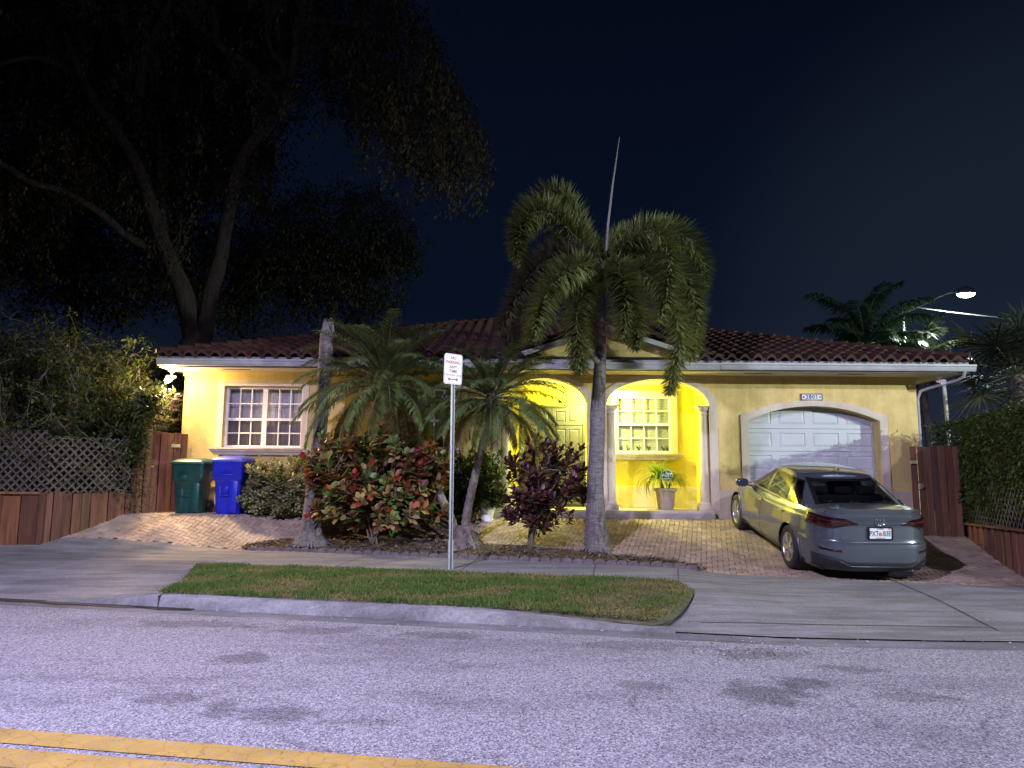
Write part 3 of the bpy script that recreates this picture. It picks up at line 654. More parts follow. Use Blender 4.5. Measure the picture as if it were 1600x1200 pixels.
# ---- roof ----
SL=.33
def tiles(name,P0,du,dv,L,H_,clip=None,pitch=.262,course=.36,col=None,parent=house,amp=.045):
    """P0 eave start, du unit along eave, dv unit up slope, L, H lengths; clip(u,v)->keep"""
    N_=Vector(du).cross(Vector(dv)).normalized(); du=Vector(du);dv=Vector(dv);P0=Vector(P0)
    nt_=int(L/pitch); nu=nt_*8; nc=int(H_/course)
    b=MB(); g=random.Random(nt_)
    tc_={}
    for c in range(nc):
        for side in range(nt_):
            k=g.uniform(.55,1.35); cc=(k*g.uniform(.85,1.1),k*g.uniform(.8,1.15),k*g.uniform(.8,1.2)); jit=g.uniform(-.012,.012); jh=g.uniform(-.004,.006)
            uc=(side+.5)*pitch; vc=(c+.5)*course
            if clip and not clip(uc,vc): continue
            vs=[]
            for (vv,lift) in ((c*course+jit-.03,-.0),(c*course+jit-.03,.034),(c*course+jit,.036),((c+1)*course+jit,.006)):
                for i in range(9):
                    x=i/8; h=amp*2*max(0,math.sin(PI*min(1,x/.72)))**.75 if x<.72 else -.012*math.sin(PI*(x-.72)/.28)
                    hh=h+lift+jh if lift!=-.0 or vv is None else max(h-.02,-.02)
                    if lift==-.0: hh=min(h,h-.0)-.03
                    vs.append(P0+du*((side+x)*pitch)+dv*vv+N_*hh)
            fs=[(r_*9+i,r_*9+i+1,(r_+1)*9+i+1,(r_+1)*9+i) for r_ in range(3) for i in range(8)]
            b.add(vs,fs,cc)
    # base sheet
    o=b.build(name,M['tile'],parent,smooth=50); return o
cs=1/math.sqrt(1+SL*SL); sn=SL*cs
LX=EX1-EX0
def clipf(u,v): 
    y=v*cs; return u>y*1.0-.05 and u<LX-y*1.0+.05 and not (5.0<EX0+u*1+0-0 and False)
GX=1.91; GW=2.2
def clip_main(u,v):
    x=EX0+u; y=v*cs
    if not clipf(u,v): return False
    # leave out what the porch gable covers
    zg=3.66+SL*(GW-abs(x-GX)); zm=3.66+SL*y
    return not (abs(x-GX)<GW and zm<zg-.12)
rf=MB()
def rz(y): return EZ+SL*(y-EY)
ym=EY+LX/2*1.0
RY=EY+6.75
rf.add([(EX0,EY-.03,EZ+.01),(EX1,EY-.03,EZ+.01),(EX1-6.75,RY,rz(RY)),(EX0+6.75,RY,rz(RY)),(EX1,RY+6.75,EZ),(EX0,RY+6.75,EZ)],[(0,1,2,3),(1,4,2),(0,3,5),(3,2,4,5)])
roof=rf.build('roof',M['tile'],house)
tiles('tile_slope',(EX0,EY-.06,EZ+.02),(1,0,0),(0,cs,sn),LX,6.75/cs,clip_main,parent=roof)
tiles('tile_slope',(EX1+.03,EY,EZ+.02),(0,1,0),(-cs,0,sn),13.5,6.75/cs,lambda u,v:u>v*cs and u<13.5-v*cs,parent=roof)
tiles('tile_slope',(EX0-.03,EY+13.5,EZ+.02),(0,-1,0),(cs,0,sn),13.5,6.75/cs,lambda u,v:u>v*cs and u<13.5-v*cs,parent=roof)
def caps(name,p0,p1,parent,r=.10,step=.34,col=None):
    p0=Vector(p0);p1=Vector(p1); d=(p1-p0); n=int(d.length/step); t=d.normalized(); side=t.cross(Vector((0,0,1))).normalized(); up=side.cross(t); b=MB(); g=random.Random(n)
    for i in range(n):
        a=p0+t*(i*step); k=g.uniform(.6,1.3); vs=[]
        for (s_,rr,l) in ((0,r*1.08,.035),(0,r*1.08,.035),(step+.05,r*.88,.0)):
            for j in range(9):
                q=PI*j/8; vs.append(a+t*s_+side*math.cos(q)*rr+up*(math.sin(q)*rr*.9+l-.02))
        for j in range(9): vs[j]=a+side*math.cos(PI*j/8)*r*.5+up*(math.sin(PI*j/8)*r*.4-.02)
        b.add(vs,[(r_*9+j,r_*9+j+1,(r_+1)*9+j+1,(r_+1)*9+j) for r_ in range(2) for j in range(8)],(k,k,k))
    return b.build(name,M['tile'],parent,smooth=50)
e=.06
caps('hip_cap',(EX1,EY-.03,EZ+.09),(EX1-6.75,RY,rz(RY)+e),roof); caps('hip_cap',(EX0,EY-.03,EZ+.09),(EX0+6.75,RY,rz(RY)+e),roof); caps('ridge_cap',(EX0+6.75,RY,rz(RY)+e),(EX1-6.75,RY,rz(RY)+e),roof)
# porch gable
gz0=3.66; ga=gz0+SL*GW; GY=13.98
gb=MB(); gb.poly_holes([(GX-GW+.1,3.60),(GX+GW-.1,3.60),(GX+GW-.1,3.66),(GX,ga-.06),(GX-GW+.1,3.66)],[],GY+.25,GY+.35); gab=gb.build('gable_wall',M['wall'],house)
b=MB(); b.poly_holes([(GX-GW-.02,gz0-.02),(GX,ga-.02),(GX+GW+.02,gz0-.02),(GX+GW+.02-.28,gz0-.02),(GX,ga-.13),(GX-GW-.02+.28,gz0-.02)],[],GY,GY+.24); b.build('rake_board',M['gutter'],gab)
b=MB(); b.box((GX-GW,GY-.01,3.585),(GX+GW,GY+.26,3.625)); b.build('ledge',M['fascia'],gab)
bs=MB(); yb=GY+GW+.25
bs.add([(GX-GW-.05,GY-.02,gz0),(GX,GY-.02,ga+.01),(GX,yb,ga+.01),(GX-GW-.05,EY+.1,gz0),(GX+GW+.05,GY-.02,gz0),(GX+GW+.05,EY+.1,gz0)],[(0,1,2,3),(1,4,5,2)]); gr=bs.build('gable_roof',M['tile'],house)
def gclip(s_): return lambda u,v: True
Lg=2.5
tiles('tile_slope',(GX+GW+.03,GY+.04,gz0+.02),(0,1,0),(-cs,0,sn),Lg,GW/cs+.05,lambda u,v:u<v*cs+.12,parent=gr)
tiles('tile_slope',(GX-GW-.03,GY+.04+Lg,gz0+.02),(0,-1,0),(cs,0,sn),Lg,GW/cs+.05,lambda u,v:(Lg-u)<v*cs+.12,parent=gr)
caps('rake_cap',(GX+GW+.10,GY+.03,gz0+.03),(GX,GY+.03,ga+.06),gr,.085); caps('rake_cap',(GX-GW-.10,GY+.03,gz0+.03),(GX,GY+.03,ga+.06),gr,.085); caps('ridge_cap',(GX,GY,ga+.07),(GX,yb,ga+.07),gr,.09)
# ================= LAMPS THE PHOTO SHOWS =================
def point(name,loc,power,color,radius=.05):
    l=bpy.data.lights.new(name,'POINT'); l.energy=power; l.color=color; l.shadow_soft_size=radius; o=bpy.data.objects.new(name,l); sc.collection.objects.link(o); o.location=loc; return o
t=thing('porch_lamp','lit round ceiling lamp inside the porch between the two arches','lamp',(1.85,15.38,3.40))
b=MB(); b.lathe([(0,3.40),(.13,3.40),(.13,3.375),(.12,3.37),(0,3.37)],28,Matrix.Translation((1.85,15.38,0))); b.build('mount',M['white'],t,smooth=40)
b=MB(); b.lathe([(.115,3.37),(.12,3.34),(.10,3.29),(.055,3.26),(0,3.25)],28,Matrix.Translation((1.85,15.38,0))); b.build('glass_shade',emit('lit_lamp_glass',(1,.93,.45),30),t,smooth=True)
point('porch_lamp_light',(1.85,15.38,3.14),440,(.95,1.0,.29),.09)
t=thing('security_light','lit white twin flood lamp under the left corner of the eave, glowing warm','lamp',(-6.95,14.45,3.3))
b=MB(); b.lathe([(0,3.43),(.07,3.43),(.07,3.40),(.025,3.39),(.025,3.33),(0,3.33)],14,Matrix.Translation((-6.98,14.42,0))); b.build('mount',M['white'],t,smooth=40)
for s_,em in ((-1,0),(1,1)):
    Mh=Matrix.Translation((-6.98+s_*.07,14.38,3.28))@Matrix.Rotation(s_*R(35),4,'Y')@Matrix.Rotation(R(115 if em else 140),4,'X')
    b=MB(); b.lathe([(0,-.03),(.035,-.03),(.04,.03),(.06,.10),(.065,.13),(.058,.13),(.05,.105)],18,Mh); h=b.build('lamp_head',M['white'],t,smooth=40)
    b=MB(); b.lathe([(.054,.112),(.04,.135),(0,.15)],18,Mh); b.build('bulb',emit('lit_bulb',(1,.86,.55),60) if em else emit('lit_bulb_dim',(1,.86,.55),12),h,smooth=True)
point('security_light_bulb',(-6.90,14.22,3.24),250,(1.0,.68,.30),.05)

spot('security_light_head',(-6.80,14.12,3.27),(-3.6,11.9,.2),620,(1.0,.70,.36),125,.05,.7)
# ================= VEGETATION =================
def tint(c,k): return (c[0]*k,c[1]*k,c[2]*k)
def leaflet(b,p,d,l,w,col,grav=.25,nrm=None):
    d=d.normalized(); s=d.cross(nrm if nrm is not None else Vector((0,0,1)))
    s=s.normalized()*w*.5 if s.length>1e-4 else Vector((w*.5,0,0))
    m=p+d*l*.5+Vector((0,0,-grav*l*.15)); t=p+d*l*.95+Vector((0,0,-grav*l*.6))
    b.add([p-s*.45,p+s*.45,m+s,m-s,t],[(0,1,2,3),(3,2,4)],col)
def blade(b,p,d,up,l,w,col,fold=.25):   # broad leaf, 2x2 quads folded on the midrib, pointed tip
    d=d.normalized(); s=d.cross(up); s=s.normalized() if s.length>1e-4 else d.orthogonal().normalized(); n=s.cross(d).normalized()
    def q(t,k,h=0): return p+d*(l*t)+s*(w*.5*k)+n*(abs(k)*fold*w*.5-h*l*.12)
    b.add([q(0,0),q(.35,-.75),q(.4,0,0),q(.35,.75),q(.72,-.95,.5),q(.75,0,.5),q(.72,.95,.5),q(1,0,1.2)],[(0,1,2),(0,2,3),(1,4,5,2),(2,5,6,3),(4,7,5),(5,7,6)],col)
def curve(pts,n):
    P=[Vector(p) for p in pts]; P=[P[0]*2-P[1]]+P+[P[-1]*2-P[-2]]; out=[]
    segs=len(P)-3
    for i in range(n+1):
        t=i/n*segs; k=min(int(t),segs-1); u=t-k; a,b_,c,d=P[k:k+4]
        out.append(.5*((2*b_)+(c-a)*u+(2*a-5*b_+4*c-d)*u*u+(3*b_-a-3*c+d)*u**3))
    return out
def frond(bl,bs,C,g,nl,ll,w,col,plume=False,r0=.016,start=.12,grav=.5,vee=.35,per=4,varc=.35,dry=0):
    n=len(C)-1; bs.tube(C,[lerp(r0,.003,i/n) for i in range(n+1)],5,col=tint((.16,.17,.07),1),cap=False)
    for k in range(nl):
        s=lerp(start,1,(k+g.random()*.6)/nl); t=s*n; i=min(int(t),n-1); p=C[i].lerp(C[i+1],t-i); T=(C[i+1]-C[i]).normalized()
        side=T.cross(Vector((0,0,1))); side=side.normalized() if side.length>.05 else Vector((1,0,0)); nn=side.cross(T).normalized()
        env=min(1,.45+2.6*(s-start))*(1-.55*max(0,s-.6)/.4)
        if plume:
            for q in range(per):
                a=g.uniform(0,2*PI); d=side*math.cos(a)+nn*math.sin(a)+T*g.uniform(.2,.65)
                leaflet(bl,p,d,ll*env*g.uniform(.75,1.1),w*g.uniform(.7,1.3),tint(col,g.uniform(1-varc,1+varc)),grav*g.uniform(.3,1))
        else:
            for sg in (-1,1):
                d=side*sg+nn*(vee+g.uniform(-.3,.3))+T*g.uniform(.55,.85)
                leaflet(bl,p,d,ll*env*g.uniform(.85,1.1),w,tint(col,g.uniform(1-varc,1+varc)),grav*g.uniform(.6,1.2))
def arcfrond(base,az,el,L,droop,n=14,pw=1.4):
    P=[Vector(base)]; 
    for i in range(n):
        s=(i+.5)/n; a=el-droop*s**pw; P.append(P[-1]+Vector((math.cos(az)*math.cos(a),math.sin(az)*math.cos(a),math.sin(a)))*(L/n))
    return P
def bumpytrunk(pts,radii,n=14,ring=0,g=None,k=40):
    C=curve(pts,k); out=MB(); rr=[]
    for i in range(k+1):
        t=i/k*(len(radii)-1); j=min(int(t),len(radii)-2); r=lerp(radii[j],radii[j+1],t-j)
        rr.append(r*(1+ring*(1 if i%2 else -1)))
    out.tube(C,rr,n); 
    return out,C
# ---- foxtail palm ----
g=random.Random(21)
q0=hit(932,858,.04); PY=q0.y
T=thing('foxtail_palm','tall palm with smooth grey ringed trunk and bushy foxtail fronds before the arches','palm tree',(q0.x,PY,q0.z))
pix=[(932,862),(931,820),(930,760),(933,690),(934,640),(938,560),(938,500),(940,462)]
pts=[at(a,c,PY) for a,c in pix]; s1=pts[0]; pts[0].z=gz(q0.x,PY)-.05
rad=[.235,.175,.142,.130,.127,.10,.084,.08]
tb,C=bumpytrunk(pts,rad,20,.018,g,90)
tb.build('trunk',M['bark'],T,smooth=True)
b=MB()   # root flare
for k in range(26):
    a=k/26*2*PI+g.uniform(-.1,.1); r=g.uniform(.22,.32); p=Vector((q0.x+math.cos(a)*.15,PY+math.sin(a)*.15,q0.z+.10)); e_=Vector((q0.x+math.cos(a)*r,PY+math.sin(a)*r,q0.z-.03))
    b.tube([p,(p+e_)/2+Vector((0,0,-.01)),e_],[.022,.022,.012],6)
b.build('roots',M['bark2'],T,smooth=True)
cs_pts=[at(940,466,PY),at(942,440,PY),at(944,415,PY)]
b=MB(); b.tube(curve(cs_pts,8),[.08,.09,.095,.09,.085,.075,.06,.05,.035],14,col=(.10,.12,.06)); b.build('crownshaft',simple('crownshaft_green',(.10,.115,.05),.5,var=.4,vs=5),T,smooth=True)
FG=(.13,.15,.045)
FR=[([(944,415,0),(905,345,.1),(868,305,.2),(825,330,.3),(808,385,.35),(822,425,.35)],1.0),
    ([(942,418,0),(900,370,-.3),(850,330,-.6),(815,350,-.8),(806,400,-.9)],.85),
    ([(946,412,0),(985,372,-.3),(1030,362,-.5),(1046,410,-.6),(1040,465,-.65),(1028,500,-.65)],1.15),
    ([(948,415,0),(1000,375,.3),(1060,362,.5),(1094,405,.6),(1098,455,.65)],1.0),
    ([(940,420,0),(900,398,-.5),(850,410,-.8),(812,455,-1.0),(782,512,-1.1)],1.0),
    ([(940,425,0),(905,415,-.7),(865,440,-1.0),(842,490,-1.15),(832,530,-1.2)],1.1),
    ([(946,425,0),(990,420,-.2),(1035,450,-.4),(1062,520,-.5),(1052,575,-.5),(1046,612,-.5)],1.15),
    ([(942,430,0),(920,440,-.4),(902,490,-.7),(903,545,-.8),(906,580,-.8)],1.0),
    ([(948,428,0),(975,440,-.3),(995,490,-.5),(992,540,-.6)],1.0),
    ([(948,420,0),(1010,420,.4),(1060,470,.7),(1082,520,.8),(1078,560,.8)],.95),
    ([(938,430,0),(890,440,.3),(830,480,.6),(790,535,.7)],.9),
    ([(944,420,0),(930,400,.6),(905,400,1.2),(880,440,1.7)],.9),
    ([(944,418,0),(965,400,.7),(990,405,1.3),(1010,450,1.7)],.9),
    ([(942,415,0),(915,380,.3),(882,372,.5),(852,410,.6),(842,455,.6)],1.0),
    ([(946,425,0),(968,425,-.5),(978,470,-.7),(972,525,-.7)],1.05),
    ([(944,412,0),(952,385,.5),(985,372,.9),(1020,400,1.1),(1034,450,1.2)],.95),
    ([(942,425,0),(925,440,.3),(925,490,.5),(932,540,.6)],.9),
    ([(946,418,0),(1000,395,-.1),(1060,420,-.2),(1085,470,-.2),(1088,520,-.2)],1.05)]
for i,(px,k) in enumerate(FR):
    bl=MB(); bs=MB(); Cc=curve([at(a,c,PY+dy) for a,c,dy in px],22)
    frond(bl,bs,Cc,g,150,.44,.024,tint(FG,g.uniform(.85,1.2)*k) if i not in(4,10) else (.062,.052,.032),True,.02,.05,.2,per=11,varc=.6)
    lf=bl.build('frond',M['leaf'],T); bs.build('rachis',M['leaf'],lf)
b=MB(); b.tube([at(948,392,PY),at(950,350,PY),at(957,290,PY),at(968,214,PY)],[.028,.022,.018,.006],6,col=(.30,.30,.2)); b.build('spear_leaf',simple('unopened_spear',(.17,.165,.13),.6,var=.2),T)
b=MB(); # old leaf base
p0,p1=at(934,566,PY-.12),at(905,527,PY-.28); d_=(p1-p0); s_=Vector((.055,0,.05)); b.tube([p0,p0+d_*.5,p1],[.05,.065,.022],8); b.build('old_leaf_base',simple('dry_leaf_base',(.20,.19,.13),.8,var=.3),T,smooth=True)
b=MB()   # dead inflorescence strands
for k in range(60):
    p=at(925+g.uniform(0,26),505+g.uniform(-6,6),PY+g.uniform(-.2,.2)); d=Vector((g.uniform(-1,1),g.uniform(-.6,.6),g.uniform(-1.0,.2)))
    m_=p+d*.14; b.tube([p,m_,m_+Vector((d.x*.1,d.y*.1,-.16))],[.004,.003,.002],3,cap=False)
b.build('flower_stalk',simple('dry_flower_stalk',(.25,.10,.06),.8),T)
# ---- pygmy date palms sharing one stump ----
def datepalm(label,base,path,rad,crown,nf,Lr,g,col=(.14,.19,.065)):
    T=thing('date_palm',label,'palm tree',base,'slender date palms growing from one stump')
    tb,C=bumpytrunk(path,rad,12,.07,g,50); tb.build('trunk',M['bark2'],T,smooth=True)
    b=MB(); c=Vector(crown); b.lathe([(0,-.22),(.07,-.2),(.10,-.05),(.08,.08),(.03,.2),(0,.22)],12,Matrix.Translation(c)); b.build('crown_heart',M['bark2'],T,smooth=True)
    for i in range(nf):
        t=i/nf; az=i*2.39996+g.uniform(-.2,.2); el=lerp(R(84),R(-32),t**.8)+g.uniform(-.1,.1); L=g.uniform(*Lr)*(.75 if t<.12 else 1)*(1 if t<.8 else .85)
        Cc=arcfrond(c+Vector((math.cos(az)*.05,math.sin(az)*.05,lerp(.12,-.10,t))),az,el,L,lerp(R(58),R(78),t)*g.uniform(.75,1.15),16)
        bl,bs=MB(),MB(); k=g.uniform(.75,1.25); cc=tint(col,k) if t<.82 else (.16*k,.13*k,.035*k)
        frond(bl,bs,Cc,g,112,.33,.0155,cc,False,.012,.12,.6,.3)
        lf=bl.build('frond',M['gloss_leaf'],T); bs.build('rachis',M['leaf'],lf)
    return T
qs=hit(722,852,.04); SY=qs.y
pth=[at(724,845,SY),at(732,790,SY),at(748,720,SY),at(762,665,SY),at(768,640,SY)]
datepalm('slender date palm leaning right from the shared stump, crown before the left arch',(qs.x,SY,qs.z),pth,[.085,.075,.07,.075,.09],at(768,622,SY),60,(1.2,1.55),random.Random(5))
pth=[at(716,845,SY+.1),at(702,805,SY+.15),at(683,765,SY+.3),at(645,700,SY+.5),at(612,650,SY+.5),at(604,630,SY+.5)]
datepalm('date palm leaning left from the same stump, its crown rising behind the big croton',(qs.x-.1,SY+.1,qs.z),pth,[.09,.08,.07,.07,.08,.09],at(602,600,SY+.5),74,(1.5,1.9),random.Random(9))
b=MB(); g=random.Random(4)
b.lathe([(.0,.36),(.10,.34),(.17,.26),(.22,.14),(.27,.04),(.34,-.06)],18,Matrix.Translation((qs.x+.05,SY+.02,qs.z)),fn=lambda a,z:1+.16*math.sin(a*5+z*9)+.1*math.sin(a*11))
for k in range(150):
    a=g.uniform(0,6.28); z=g.uniform(0,.3); r=.30-.5*z; p=Vector((qs.x+.05+math.cos(a)*r,SY+.02+math.sin(a)*r,qs.z+z)); b.tube([p,p+Vector((math.cos(a)*.06,math.sin(a)*.06,-.05))],[.012,.004],4)
tag(b.build('palm_stump',M['bark2'],loc=(qs.x,SY,qs.z),smooth=True),'rough fibrous root stump of the two slender date palms beside the sign post','stump')
# ---- broken dead palm trunk ----
qd=hit(485,850,.03); DY=qd.y
T=thing('dead_palm_trunk','bare dead palm trunk with a splintered top at the left end of the bed','tree trunk',(qd.x,DY,qd.z))
pts=[at(485,852,DY),at(486,832,DY),at(488,800,DY),at(494,730,DY),at(503,640,DY),at(508,570,DY),at(511,520,DY)]
tb,C=bumpytrunk(pts,[.36,.21,.165,.135,.125,.13,.125],18,.03,g,80); tb.build('trunk',M['bark'],T,smooth=True)
b=MB(); c=at(511,524,DY); ht=[.05,.10,.22,.34,.36,.30,.16,.08,.05,.12,.26,.30,.24,.12,.06,.04]
n=16; vs=[]
for k in range(n):
    a=2*PI*k/n; vs.append(c+Vector((math.cos(a)*.127,math.sin(a)*.127,0)))
for k in range(n):
    a=2*PI*k/n; vs.append(c+Vector((.02+math.cos(a)*.11,math.sin(a)*.11,ht[k])))
for k in range(n):
    a=2*PI*k/n; vs.append(c+Vector((.02+math.cos(a)*.085,math.sin(a)*.085,ht[k]*.9-.02)))
for k in range(n):
    a=2*PI*k/n; vs.append(c+Vector((math.cos(a)*.08,math.sin(a)*.08,.01)))
b.add(vs,[(r_*n+j,r_*n+(j+1)%n,(r_+1)*n+(j+1)%n,(r_+1)*n+j) for r_ in range(3) for j in range(n)]); b.build('splintered_top',M['bark'],T)
b=MB()
for k in range(40):
    a=k/40*6.283; r=g.uniform(.30,.44); p=Vector((qd.x+math.cos(a)*.17,DY+math.sin(a)*.17,qd.z+.2)); b.tube([p,Vector((qd.x+math.cos(a)*.26,DY+math.sin(a)*.26,qd.z+.07)),Vector((qd.x+math.cos(a)*r,DY+math.sin(a)*r,qd.z-.03))],[.02,.026,.014],5)
b.build('roots',M['bark'],T,smooth=True)
# ---- crotons ----
def shrub(name,label,cat,base,stems,g,leaf,cols,stemmat,rad0=.02,ntip=10,lsize=(.1,.16),wr=.45,ros=7,group=None,sub=3,spread=.25,droop=.0,nmain=9):
    """stems: list of end points; each stem forks near its end into tips carrying a rosette of leaves"""
    T=thing(name,label,cat,base,group); bs,bl=MB(),MB(); base=Vector(base)
    stems=sorted([Vector(e) for e in stems],key=lambda e:-e.z); k_=max(nmain,len(stems)//2); hi_=stems[:k_]; g.shuffle(hi_); stems=hi_+stems[k_:]; mains=[]
    for e_ in stems[:nmain]:
        off=Vector((g.uniform(-.05,.05),g.uniform(-.05,.05),0)); mid=base+off+(e_-base)*.45+Vector((g.uniform(-.05,.05),g.uniform(-.05,.05),.18*(e_-base).xy.length)); mid.x=lerp(mid.x,base.x,.35); mid.y=lerp(mid.y,base.y,.35); C=curve([base+off,mid,e_],10); mains.append(C); bs.tube(C,[lerp(rad0,rad0*.35,i/10) for i in range(11)],7)
    for idx,e_ in enumerate(stems):
        if idx<nmain: C=mains[idx][2:]
        else:
            best=min(((C[k]-e_).length+max(0,C[k].z-e_.z)*2,ci,k) for ci,C in enumerate(mains) for k in range(4,10)); a_=mains[best[1]][best[2]]
            C=curve([a_,(a_+e_)/2+Vector((g.uniform(-.05,.05),g.uniform(-.05,.05),-.03)),e_],8); bs.tube(C,[lerp(rad0*.55,rad0*.25,i/8) for i in range(9)],5)
        for k in range(sub):
            s=g.uniform(.55,1); i=min(7,int(s*8)); p=C[i].lerp(C[i+1],s*8-i) if i<8 else C[8]
            d=(e_-base).normalized()*.6+Vector((g.gauss(0,.6),g.gauss(0,.6),g.uniform(.1,.9))); tip=p+d*spread*g.uniform(.5,1.1) if k else C[8]
            if k: bs.tube([p,(p+tip)/2+Vector((0,0,-.01)),tip],[rad0*.4,rad0*.3,rad0*.18],5)
            dd=(tip-p).normalized() if k else (C[8]-C[7]).normalized()
            dd=(dd+Vector((0,0,.6))).normalized(); c0=g.choice(cols)
            for L in range(ros):
                u=L/ros; a=L*2.4+g.uniform(-.3,.3); o_=dd.orthogonal().normalized(); o_=Matrix.Rotation(a,3,dd)@o_
                c=c0 if g.random()<.6 else g.choice(cols)
                dirv=o_*lerp(.95,.35,u)+dd*lerp(.15,1,u)+Vector((0,0,-droop)); pos=tip-dd*(1-u)*.10*(lsize[1]/.15)
                blade(bl,pos,dirv,dd,g.uniform(*lsize),g.uniform(*lsize)*wr,tint(c,g.uniform(.6,1.3)))
    bs.build('stems',stemmat,T,smooth=True); bl.build('foliage',leaf,T); return T
g=random.Random(31)
qc=hit(585,850,.04); CY=qc.y
st=[]
for i in range(170):
    px=g.uniform(484,694); t=abs(px-588)/110; top=675+26*t*t+g.uniform(0,18); bot=835-20*t; py=lerp(top,bot,g.random()**1.0)
    st.append(at(px,py,CY+g.uniform(-.75,.6)*(1-.6*t*t)))
CR=[(.30,.06,.03),(.30,.15,.05),(.15,.09,.03),(.10,.20,.035),(.18,.22,.05),(.33,.23,.07),(.26,.03,.02),(.12,.06,.03),(.09,.06,.025),(.07,.12,.025),(.27,.19,.09)]
shrub('croton_shrub','big croton bush with broad red, green and yellow leaves beside the dead palm trunk','shrub',(qc.x,CY,qc.z),st,g,M['gloss_leaf'],CR,M['twig'],.022,10,(.13,.21),.62,9,sub=3,spread=.2)
# yellow tipped canes in it
g=random.Random(33); qk=hit(828,858,.04); KY=qk.y; st=[]
for i in range(92):
    a=g.uniform(0,6.28); r=g.random()**.6; px=848+math.cos(a)*72*r; py=768+math.sin(a)*72*r
    if py>815 and g.random()<.5: px+=35
    if abs(px-848)>55 and py<725: py+=40
    st.append(at(px,py,KY+g.uniform(-.5,.5)))
DK=[(.060,.018,.020),(.085,.028,.022),(.045,.016,.018),(.10,.035,.026),(.13,.05,.028),(.03,.02,.015)]
shrub('dark_croton_shrub','dark burgundy leaved open branched croton in front of the left arch','shrub',(qk.x,KY,qk.z),st,g,M['gloss_leaf'],DK,M['twig'],.018,8,(.11,.16),.48,9,sub=3,spread=.20)
# ---- wall bushes ----
def bush(name,label,box,Y,base,n,g,cols,ls=(.07,.11),wr=.5,holes=.0,ros=8,mat='leaf',depth=.5):
    x0,y0,x1,y1=box; st=[]
    for i in range(n):
        u=g.uniform(-1,1); v=g.random()**.75; px=(x0+x1)/2+u*(x1-x0)/2; top=lerp(y0,y0+(y1-y0)*.35,abs(u)**2)+6*math.sin(u*9); py=lerp(top,y1,v); st.append(at(px,py,Y+g.uniform(-depth,depth*.6)))
    return shrub(name,label,'shrub',base,st,g,M[mat],cols,M['twig'],.010,6,ls,wr,ros,sub=5,spread=.14,nmain=14)
SCH=[(.36,.36,.15),(.24,.27,.10),(.50,.48,.26),(.16,.20,.07),(.32,.30,.16)]
g=random.Random(41)
p=hit(410,800); bush('schefflera_bush','rounded pale variegated bush under the big window, right of the blue bin',(386,722,440,802),14.15,(p.x,14.15,gz(p.x,14.1)),150,g,SCH)
p=hit(466,801); bush('schefflera_bush','greener variegated bush under the big window, just left of the dead trunk',(432,716,500,802),14.2,(p.x,14.2,gz(p.x,14.1)),170,g,SCH)
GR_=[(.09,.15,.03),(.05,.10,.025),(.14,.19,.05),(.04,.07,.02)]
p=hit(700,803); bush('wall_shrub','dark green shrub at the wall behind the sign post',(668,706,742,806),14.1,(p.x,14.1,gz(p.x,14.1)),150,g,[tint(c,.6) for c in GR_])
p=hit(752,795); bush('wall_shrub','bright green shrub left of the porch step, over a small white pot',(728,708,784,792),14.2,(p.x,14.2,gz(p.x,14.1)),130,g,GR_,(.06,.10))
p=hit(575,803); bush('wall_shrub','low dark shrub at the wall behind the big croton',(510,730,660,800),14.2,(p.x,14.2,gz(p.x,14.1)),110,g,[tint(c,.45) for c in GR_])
# ---- porch spider plant in ribbed pot ----
PX,PYY=at(1041,790,15.0).x,15.05
T=thing('pot_plant','ribbed clay pot with an arching half dry spider plant on the porch under the window','pot plant',(PX,PYY,.656))
b=MB(); b.lathe([(0,.656),(.155,.656),(.16,.70),(.205,1.03),(.205,1.035),(.235,1.04),(.24,1.10),(.225,1.105),(.205,1.06),(.19,1.04),(0,1.03)],60,Matrix.Translation((PX,PYY,0)),fn=lambda a,z:1+(.035*math.copysign(1,math.sin(a*15)) if .69<z<1.03 else 0)); b.build('pot',simple('clay_pot',(.42,.34,.25),.8,var=.2,vs=8),T,smooth=30)
bl=MB(); g=random.Random(51); hub=Vector((PX-.12,PYY,1.30))
b2=MB(); b2.tube([(PX-.02,PYY,1.03),hub],[.03,.025],8); b2.tube([(PX+.06,PYY,1.03),(PX+.10,PYY,1.2)],[.02,.02],8); b2.tube([(PX-.08,PYY+.03,1.03),(PX-.10,PYY+.03,1.18)],[.02,.02],8); b2.build('stems',M['twig'],T)
def strap(c,az,el,L,dr,w,col):
    P=arcfrond(c,az,el,L,dr,8,1.1); s=Vector((-math.sin(az),math.cos(az),0)); vs=[];n=len(P)
    for i,p in enumerate(P): k=w*(1-(i/(n-1))**2)*.5+.001; vs+= [p-s*k,p+s*k]
    bl.add(vs,[(2*i,2*i+1,2*i+3,2*i+2) for i in range(n-1)],col)
for k in range(150): strap(hub+Vector((g.uniform(-.03,.03),0,g.uniform(-.02,.08))),g.uniform(0,6.28),g.uniform(.1,1.4),g.uniform(.45,.72),g.uniform(1.2,2.2),.022,tint((.22,.36,.04),g.uniform(.6,1.3)))
for k in range(90): strap(Vector((PX+.12,PYY,1.26)),g.uniform(-1.2,1.2),g.uniform(.3,1.2),g.uniform(.36,.56),g.uniform(1.3,2.3),.012,tint((.20,.22,.04),g.uniform(.5,1.2)))
for k in range(46): strap(hub+Vector((-.05,0,0)),PI+g.uniform(-.9,.9),g.uniform(.2,.7),g.uniform(.55,.9),g.uniform(2.6,3.3),.012,tint((.22,.12,.045),g.uniform(.5,1.1)))
for k in range(16): strap(Vector((PX+.14,PYY,1.24)),g.uniform(-.6,.6),g.uniform(.2,.8),g.uniform(.4,.6),g.uniform(2.4,3.1),.010,tint((.24,.12,.045),g.uniform(.5,1.1)))
